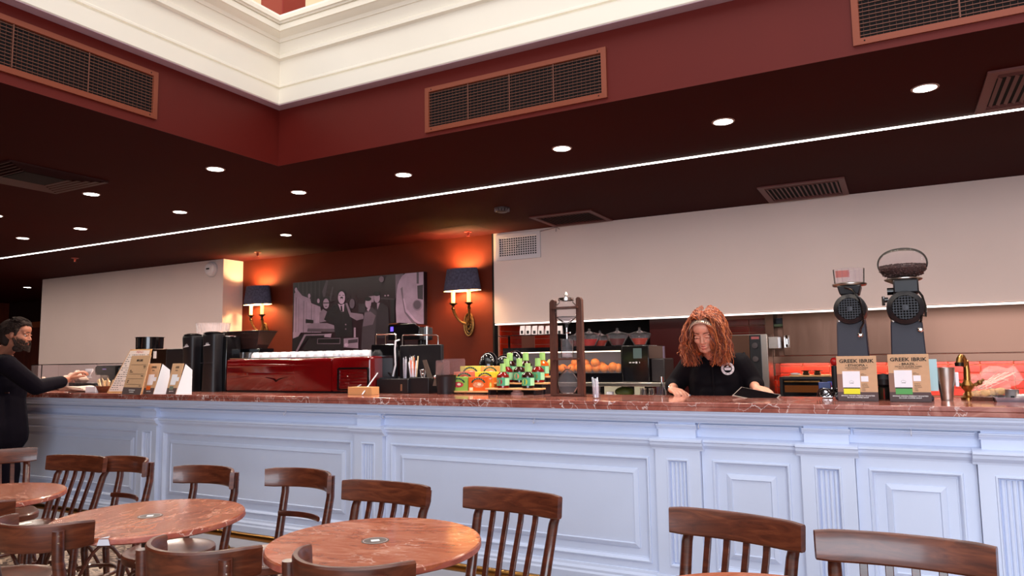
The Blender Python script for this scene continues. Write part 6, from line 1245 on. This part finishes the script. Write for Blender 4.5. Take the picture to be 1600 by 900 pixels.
def hand_mb(q, wrist, fwd, back, side, curls, k=1.0, spread=.1, thumb=.6):
    M = frame(wrist, fwd, back)    # x = right of hand, y = forward, z = back of the hand; thumb on side*x
    P = lambda x, y, z: M @ Vector((x*k, y*k, z*k)); tips = []
    for i in range(4):
        x = side*(.030-.0195*i); q.capsule(P(side*(.014-.009*i), .005, 0), P(x, .082-.004*abs(i-1), .002), .015*k, .0115*k, 10)
    L = ((.034, .024, .020), (.038, .027, .021), (.035, .025, .020), (.028, .020, .017))
    for i in range(4):
        x = side*(.030-.0195*i); p = Vector((x, .082-.004*abs(i-1), .002)); a = 0; yaw = side*spread*(1.5-i)
        for j in range(3):
            a += curls[i]*(.8 if j == 0 else 1.0); l = L[i][j]; d = Vector((math.sin(yaw)*math.cos(a), math.cos(yaw)*math.cos(a), -math.sin(a))); e = p+d*l
            q.capsule(P(*p), P(*e), (.0088-.0007*j)*k, (.0082-.0008*j)*k, 10); p = e
        tips.append((P(*p), (M.to_3x3() @ d)))
    p = Vector((side*.026, .022, -.004)); 
    for j, (l, an) in enumerate(((.040, .95), (.030, .6), (.026, .35))):
        d = Vector((side*math.sin(an*thumb*1.5), math.cos(an*thumb*1.5), -.35-.1*j)).normalized(); e = p+d*l; q.capsule(P(*p), P(*e), (.0135-.002*j)*k, (.0112-.0015*j)*k, 10); p = e
    tips.append((P(*p), M.to_3x3() @ d)); return tips
fem_ = [True]
def strand(q, pts, r, amp, turns, ph, n=6, steps=None):
    P = [Vector(p) for p in pts]; N = steps or 22; out = []; rs = []
    for i in range(N):
        u = i/(N-1)*(len(P)-1); k = min(int(u), len(P)-2); f = u-k
        p0 = P[max(k-1, 0)]; p1 = P[k]; p2 = P[k+1]; p3 = P[min(k+2, len(P)-1)]
        c = .5*((2*p1)+(p2-p0)*f+(2*p0-5*p1+4*p2-p3)*f*f+(3*p1-p0-3*p2+p3)*f**3)
        g = i/(N-1); a = amp*min(1, g*2.0); th = ph+turns*2*math.pi*g; out.append(c+Vector((a*math.cos(th), a*math.sin(th), a*.4*math.sin(th*1.3)))); rs.append(r*(1-.55*g**2))
    q.tube(out, rs, n)
# ---- barista
k = 1.04
hc = PY(1102, 520, 4.60); M = frame(hc, (-.02, -1, -.42), (-.04, -.36, 1))
per = thing('person', 'red-haired woman in a black shirt with a round emblem, looking down behind the bar', 'person', (0, 0, 0))
nb = PY(1113, 552, 4.74); shL = PY(1078, 571, 4.76); shR = PY(1156, 568, 4.76); elL = PY(1054, 603, 4.80); elR = PY(1178, 601, 4.80)
wrL = Vector(PY(1050, 610, 4.62)); wrR = Vector(PY(1180, 606, 4.66)); hip = Vector(((shL.x+shR.x)/2+.02, 4.86, .95)); chest = Vector(((shL.x+shR.x)/2, 4.80, 1.20)); 
wrL.z = ZT+.035; wrR.z = max(wrR.z, ZT+.05)
q = MB(); head_mb(q, M, k); q.capsule(hc+Vector((.01, .03, -.06)), nb+Vector((0, .03, -.03)), .052, .056); q.capsule(nb+Vector((0, .03, -.04)), chest, .07, .11)
for a, e, wr in ((shL, elL, wrL), (shR, elR, wrR)):
    q.capsule(a, e, .048, .042); q.capsule(e, wr, .040, .026)
tL = hand_mb(q, wrL, (.50, -.55, -.10), (.10, -.35, 1), -1, (.42, .45, .48, .5), 1.0, .05)
tR = hand_mb(q, wrR, (.75, -.50, -.22), (.1, -.3, 1), 1, (.30, .32, .34, .36), 1.0, .06)
for s in (-1, 1): q.capsule(hip+Vector((s*.09, 0, -.05)), Vector((hip.x+s*.10, 4.88, .48)), .085, .055); q.capsule(Vector((hip.x+s*.10, 4.88, .48)), Vector((hip.x+s*.10, 4.90, .08)), .055, .038); q.capsule(Vector((hip.x+s*.10, 4.92, .04)), Vector((hip.x+s*.11, 4.76, .03)), .035, .03)
q.capsule(chest, hip, .11, .12); fuse(q.build('body', M_skin, per), .0052, 3, .5)
face_parts(per, M, k, True, mat('brow_copper', (110, 56, 34), .7))
q = MB()
q.capsule(shL+Vector((.03, 0, -.01)), shR+Vector((-.03, 0, -.01)), .068, .068); q.capsule(nb+Vector((0, .035, -.035)), chest, .080, .15)
q.capsule(chest+Vector((-.07, -.02, .03)), chest+Vector((-.06, .02, -.25)), .115, .115); q.capsule(chest+Vector((.07, -.02, .03)), chest+Vector((.06, .02, -.25)), .115, .115)
for s in (-1, 1): q.sph(chest+Vector((s*.075, -.075, .0)), (.075, .06, .075), 14)
q.capsule(chest+Vector((0, 0, -.1)), hip+Vector((0, 0, -.1)), .15, .16)
for a, e, wr in ((shL, elL, wrL), (shR, elR, wrR)):
    q.capsule(a, e, .072, .066); m_ = e.lerp(wr, .28); q.capsule(e, m_, .064, .058)
q.capsule(nb+Vector((-.045, .02, .005)), nb+Vector((-.05, -.055, -.05)), .016, .014); q.capsule(nb+Vector((.045, .02, .005)), nb+Vector((.05, -.055, -.05)), .016, .014); q.capsule(nb+Vector((-.04, .06, .01)), nb+Vector((.04, .06, .01)), .018, .018)
fuse(q.build('shirt', M_shirt, per), .0075, 5, .6)
q = MB(); 
for s in (-1, 1): q.capsule(hip+Vector((s*.09, 0, 0)), Vector((hip.x+s*.10, 4.88, .5)), .115, .08); q.capsule(Vector((hip.x+s*.10, 4.88, .5)), Vector((hip.x+s*.10, 4.90, .10)), .08, .06)
fuse(q.build('trousers', M_shirt, per), .012, 3, .5)
q = MB()
for s in (-1, 1): q.capsule(Vector((hip.x+s*.10, 4.93, .045)), Vector((hip.x+s*.11, 4.74, .035)), .042, .035)
q.build('shoes', M_gloss, per)
# placket, buttons, emblem
fy = lambda p: p
q = MB(); c0 = chest+Vector((.012, -.158, .09)); q.tube([c0+Vector((0, .02, .04)), c0+Vector((0, .0, -.02)), c0+Vector((.004, -.004, -.12)), c0+Vector((.004, .005, -.2))], .006, 8); q.build('placket', M_shirt, per)
ec = PY(1137, 576, 4.62); Em = frame(ec, (0.05, -1, 0.12), (0, 0, 1)); em = MB()
em.loops([[Em @ Vector((r*math.cos(a*math.pi/16), 0, r*math.sin(a*math.pi/16))) for a in range(32)] for r in (.026, .040)], True, False, False)
o = em.build('emblem', mat('emblem_white', (206, 196, 200), .7), per)
em = MB(); em.add([Em @ Vector(v) for v in ((-.019, 0, -.010), (.019, 0, -.010), (.021, 0, .006), (-.021, 0, .006))], [(0, 1, 2, 3)]); em.add([Em @ Vector(v) for v in ((-.008, 0, .010), (.012, 0, .010), (.004, 0, .016), (-.004, 0, .021))], [(0, 1, 2, 3)]); em.build('emblem_print', mat('emblem_white', (206, 196, 200), .7), per)
e_ = MB()
for j in range(10): e_.box(-.0018, -.0006, .029, .0018, .0, .037, M=Em @ Matrix.Rotation(2*math.pi*(j+.5)/10, 4, 'Y'))
stuff(e_.build('emblem_letters', M_ink, per))
# painted nails, bracelet, ring
for i, (p, d) in enumerate(tL): q = MB(); q.sph((0, 0, 0), (.0062, .0085, .0032), 10, M=frame(p+Vector((0, -.002, .006)), d, (0, -.4, 1))); q.build('nail', mat('nail_silver', (190, 196, 216), .15, metal=.6), per)
q = MB(); q.tube([frame(wrL+Vector((-.005, .01, .0)), (.5, -.55, -.1), (.1, -.35, 1)) @ Vector((.031*math.cos(a*math.pi/10), 0, .024*math.sin(a*math.pi/10))) for a in range(20)], .0032, 6, closed=True); q.build('hair_tie', M_gloss, per)
# headband: band over the head
q = MB(); L = []
for i in range(25):
    a = math.pi*i/24; x, z = .083*math.cos(a), .004+.095*math.sin(a); xo = x*1.05; L.append([M @ (Vector((x*1.0, .050+dy+.030*math.sin(a), z+dz))*k) for dy, dz in ((-.014, .006), (-.010, .013), (.012, .006), (.012, -.002))])
q.loops(L); hb = q.build('headband', mat('headband_silk', (190, 168, 150), .3, metal=.3), per)
q = MB()
for i in range(6, 20): 
    a = math.pi*i/24
    q.tube([M @ (Vector(((.0845*math.cos(a)), .050+dy+.030*math.sin(a), .006+.096*math.sin(a)+dz))*k) for dy, dz in ((-.012, .012), (.002, .011), (.013, .004))], .0022, 5)
q.build('band_pleats', mat('band_dark', (84, 62, 54), .5), hb)
# hair: close cap plus several hundred curly locks
q = MB(); q.sph((0, 0, 0), (.086*k, .094*k, .092*k), 22, M=M @ Matrix.Translation(Vector((0, -.030, .036))*k))
for s in (-1, 1): q.capsule(M @ Vector((s*.075, -.02, .02)), M @ Vector((s*.095, -.015, -.12)), .035, .055)
q.capsule(M @ Vector((0, -.08, .0)), M @ Vector((0, -.10, -.14)), .08, .09)
fuse(q.build('hair_base', M_hair, per), .008, 3, .5)
random.seed(42); UP = Vector((0, 0, 1)); hm = [MB(), MB(), MB()]
for i in range(1300):
    a = random.uniform(-.12*math.pi, 1.12*math.pi)*1.0+0; s = -1 if random.random() < .5 else 1
    th = random.uniform(0.05, 1.0); # 0: parting, 1: ear
    px = s*.080*math.sin(th*1.45); pz = .036+.094*math.cos(th*1.45); py = random.uniform(-.10, .058 if th > .25 else .03)
    if py > .03: px *= .95
    root = M @ (Vector((px, py*math.sqrt(max(.1, 1-(abs(px)/.12)**2)), pz))*k)
    out = random.uniform(.6, 1.15); front = max(0, (py+.02)/.08)
    side = (M.to_3x3() @ Vector((s, 0, 0))); side.z *= .2; bk = Vector((0, 1, 0))
    ln = random.uniform(.12, .235); wdt = random.uniform(.012, .046)*out
    p1 = root+side*(.022+.016*out*th)+UP*(.002*(1-th))-bk*.004*front+bk*.02*(1-front)
    base = Vector((hc.x, hc.y+.01, 0)); 
    p2 = Vector((root.x+side.x*(wdt+.03*(1-th)+.012), root.y+side.y*.02+bk.y*(.015-.02*front)+random.uniform(-.015, .03), hc.z-.02+random.uniform(-.03, .03)))
    x3 = p2.x+side.x*random.uniform(-.012, .026); p3 = Vector((x3, p2.y+random.uniform(-.02, .03), hc.z-.10))
    p4 = Vector((x3+side.x*random.uniform(-.045, .02), p2.y-.01+random.uniform(-.02, .03), hc.z-.10-max(.02, ln-.12)))
    dmin = .062*k   # keep the face free
    pts = [root, p1, p2, p3, p4]
    for j in (2, 3):
        lx = (M.inverted() @ pts[j])
        if lx.y > .0 and abs(lx.x) < .070: pts[j] = M @ Vector((s*random.uniform(.070, .088), lx.y, lx.z))
    strand(hm[i % 3], pts, random.uniform(.0014, .0030), random.uniform(.003, .009), random.uniform(2.5, 5.5), random.uniform(0, 6.28), 5, 26)
for i in range(170):   # locks falling over the right temple and cheek in the picture
    u = random.random(); root = M @ (Vector((-.0+.03*u, .058, .112-.02*u))*k)
    sx = 1 if (M.to_3x3() @ Vector((1, 0, 0))).x > 0 else -1
    pts = [root, M @ Vector((sx*(.045+.02*u), .088, .075)), M @ Vector((sx*(.058+.025*u), .090+.01*u, .01)), M @ Vector((sx*(.046+.04*u), .092, -.055)), M @ Vector((sx*(.055+.05*u), .075, -.14-.05*random.random()))]
    strand(hm[i % 3], pts, random.uniform(.0014, .0028), random.uniform(.003, .008), random.uniform(2, 5), random.uniform(0, 6.28), 5, 24)
for i in range(260):   # back-combed strands over the crown in front of and behind the band
    s = -1 if i % 2 else 1; u = random.random(); root = M @ (Vector((s*.012*u, .078-.10*u*u, .104+.018*math.sin(u*2)))*k); a = random.uniform(.2, 1.3)
    pts = [root] + [M @ (Vector((s*.088*math.sin(a*j/3), (.074-.10*u)*(1-.3*j/3), .036+(.096)*math.cos(a*j/3)))*k) for j in (1, 2, 3)]
    strand(hm[i % 3], pts, .0024, .003, 2.5, random.uniform(0, 6), 5, 14)
for j, m in enumerate((M_hair, mat('copper_hair_light', (172, 92, 50), .4, noise=.2, nscale=30), mat('copper_hair_deep', (92, 36, 20), .5, noise=.3, nscale=30))): stuff(hm[j].build('hair_locks', m, per))
# ---- man at the left edge of the counter
fem_[0] = False; Ym = 3.42; k = 1.06
hc = PY(27, 524, Ym); hc = Vector(hc); M = frame(hc, (.78, .62, -.10), (0, 0, 1))
man = thing('person', 'bearded man in a long black coat reaching over the counter at the far left', 'person', (0, 0, 0))
nb = Vector(PY(4, 553, Ym)); shR = Vector(PY(10, 570, Ym-.17)); shL = Vector(PY(-2, 566, Ym+.20)); chest = Vector((nb.x-.02, Ym+.0, 1.25)); hip = Vector((nb.x-.08, Ym, .95))
el = Vector(PY(56, 606, 3.52)); el.z = 1.17; wr = Vector(PY(107, 592, 3.86)); hd = Vector(PY(150, 574, 4.05)); cuff = Vector(PY(95, 597, 3.78))
q = MB(); head_mb(q, M, k, False); q.capsule(hc+Vector((-.03, 0, -.06)), nb, .058, .062); q.capsule(nb, chest, .08, .10); q.capsule(chest, hip, .085, .085)
q.capsule(shR, el, .055, .046); q.capsule(el, wr, .044, .029); elL_ = Vector((shL.x-.02, Ym+.28, 1.12)); wL = Vector((shL.x+.06, Ym+.30, .86)); q.capsule(shL, elL_, .055, .045); q.capsule(elL_, wL, .043, .03)
hand_mb(q, wr, (hd-wr)+Vector((0, 0, .07)), (-.1, -.6, 1), 1, (.62, .62, .66, .7), 1.12, .05, .45)
hand_mb(q, wL, (.2, .05, -1), (0, 1, 0), -1, (.4, .4, .4, .4), 1.08)
for s in (-1, 1): q.capsule(hip+Vector((0, s*.1, -.05)), Vector((hip.x+s*.05, Ym+s*.11, .5)), .09, .06); q.capsule(Vector((hip.x+s*.05, Ym+s*.11, .5)), Vector((hip.x-.04+s*.05, Ym+s*.11, .1)), .06, .04)
fuse(q.build('body', M_skin2, man), .0055, 3, .5)
face_parts(man, M, k, False, M_hair2, (.004, 0))
P = lambda x, y, z: M @ Vector((x*k, y*k, z*k))
q = MB(); 
for s in (-1, 1): q.capsule(P(s*.064, .005, -.030), P(s*.052, .03, -.075), .010*k, .016*k); q.capsule(P(s*.052, .03, -.075), P(s*.018, .068, -.094), .016*k, .017*k); q.capsule(P(s*.004, .102, -.046), P(s*.028, .086, -.062), .005*k, .006*k)
q.capsule(P(-.018, .072, -.1), P(.018, .070, -.094), .020*k, .020*k); q.capsule(P(-.03, .02, -.105), P(.03, .02, -.105), .028*k, .028*k); q.capsule(P(-.012, .094, -.082), P(.012, .094, -.082), .009*k, .009*k)
b_ = fuse(q.build('beard', M_beard, man), .005, 2, .4)
random.seed(4); bm_ = MB()
for i in range(900):
    a = random.uniform(-1.5, 1.5); z = random.uniform(-.118, -.05)+.045*(abs(a)/1.5)**1.5; r = .072; p = Vector((r*math.sin(a)*.95, .022+.082*math.cos(a)*.95, z)); 
    if abs(a) < .4 and z > -.072: continue
    d = Vector((math.sin(a)*.006, math.cos(a)*.007, -.010)); bm_.tube([M @ (p*k), M @ ((p+d*.6)*k), M @ ((p+d+Vector((0, 0, -.005)))*k)], [.0012, .0010, .0005], 4)
stuff(bm_.build('beard_hairs', M_beard, man))
q = MB(); q.sph((0, 0, 0), (.082*k, .096*k, .080*k), 22, M=M @ Matrix.Translation(Vector((0, -.030, .050))*k)); q.capsule(P(-.045, .045, .100), P(.045, .045, .100), .026*k, .026*k); q.capsule(P(0, -.075, .02), P(0, -.072, -.05), .055*k, .045*k)
for s in (-1, 1): q.capsule(P(s*.072, .022, .045), P(s*.071, .016, .0), .012*k, .008*k)
fuse(q.build('hair_base', M_hair2, man), .006, 3, .5)
hq = MB()
for i in range(1300):
    th = random.uniform(.0, 1.75); ph = random.uniform(0, 6.28); d = Vector((math.sin(th)*math.cos(ph), math.sin(th)*math.sin(ph), math.cos(th)))
    if d.y > .42 and d.z < .42: continue
    p = Vector((d.x*.082, -.030+d.y*.098, .050+d.z*.082)); fl = Vector((d.x*.3, .55+.3*d.y, -.25 if d.z < .6 else .25)).normalized()*(.030 if d.y > 0 else .022)
    if d.y < -.2: fl = Vector((d.x*.3, -.25, -1)).normalized()*.03
    q0 = M @ (p*k); strand(hq, [q0, M @ ((p+fl*.5+d*.012)*k), M @ ((p+fl+d*.006)*k)], .0023, .0025, 1, ph, 5, 7)
stuff(hq.build('hair_locks', M_hair2, man))
q = MB(); q.capsule(shR, shL, .085, .085); q.capsule(nb+Vector((-.01, 0, -.03)), chest, .085, .165); q.capsule(chest+Vector((0, -.10, 0)), hip+Vector((0, -.08, 0)), .135, .14); q.capsule(chest+Vector((0, .10, 0)), hip+Vector((0, .08, 0)), .135, .14)
q.capsule(hip+Vector((.02, -.07, .1)), Vector((hip.x+.05, Ym-.08, .75)), .155, .17); q.capsule(hip+Vector((.02, .07, .1)), Vector((hip.x+.05, Ym+.08, .75)), .155, .17)
q.capsule(shR, el, .082, .070); q.capsule(el, cuff, .068, .056); q.capsule(shL, elL_, .09, .08); q.capsule(elL_, wL-Vector((.07, .02, 0)), .078, .062); q.capsule(nb+Vector((-.05, -.05, .02)), nb+Vector((.05, -.045, -.03)), .03, .02); q.capsule(nb+Vector((-.06, -.04, .025)), nb+Vector((-.06, .06, .025)), .03, .03); q.capsule(nb+Vector((-.055, -.055, .03)), nb+Vector((.03, -.06, .0)), .028, .022); q.capsule(nb+Vector((-.05, .06, .03)), nb+Vector((.04, .05, .0)), .028, .022)
fuse(q.build('coat', M_coat, man), .009, 4, .6)
q = MB()
for s in (-1, 1): q.capsule(hip+Vector((0, s*.09, -.2)), Vector((hip.x+s*.05+.02, Ym+s*.11, .45)), .10, .085); q.capsule(Vector((hip.x+s*.05+.02, Ym+s*.11, .45)), Vector((hip.x-.02+s*.05, Ym+s*.11, .09)), .085, .07)
fuse(q.build('trousers', M_coat, man), .012, 3, .5)
q = MB()
for s in (-1, 1): q.capsule(Vector((hip.x-.04+s*.05, Ym+s*.11, .045)), Vector((hip.x+.15+s*.05, Ym+s*.12, .04)), .045, .038)
q.build('shoes', M_gloss, man)
q = MB(); p = Vector(PY(24, 612, Ym-.16)); q.box(p.x, p.y-.08, p.z-.01, p.x+.06, p.y-.075, p.z); q.build('sleeve_tag', M_steelp, man)
# white napkin in his hand
q = MB(); a = hd+Vector((-.085, -.01, -.012)); L = []
for i in range(6):
    u = i/5; L.append([a+Vector((x*(1+.3*u)+.01*math.sin(6*u), .02*math.sin(x*60+u*3), -.085*u)) for x in (-.035, -.015, .005, .025, .05)])
q.loops(L, closed=False, cap0=False, cap1=False); o = q.build('napkin', M_paper); tag(o, 'white paper napkin hanging from the reaching hand of the bearded man', 'napkin')
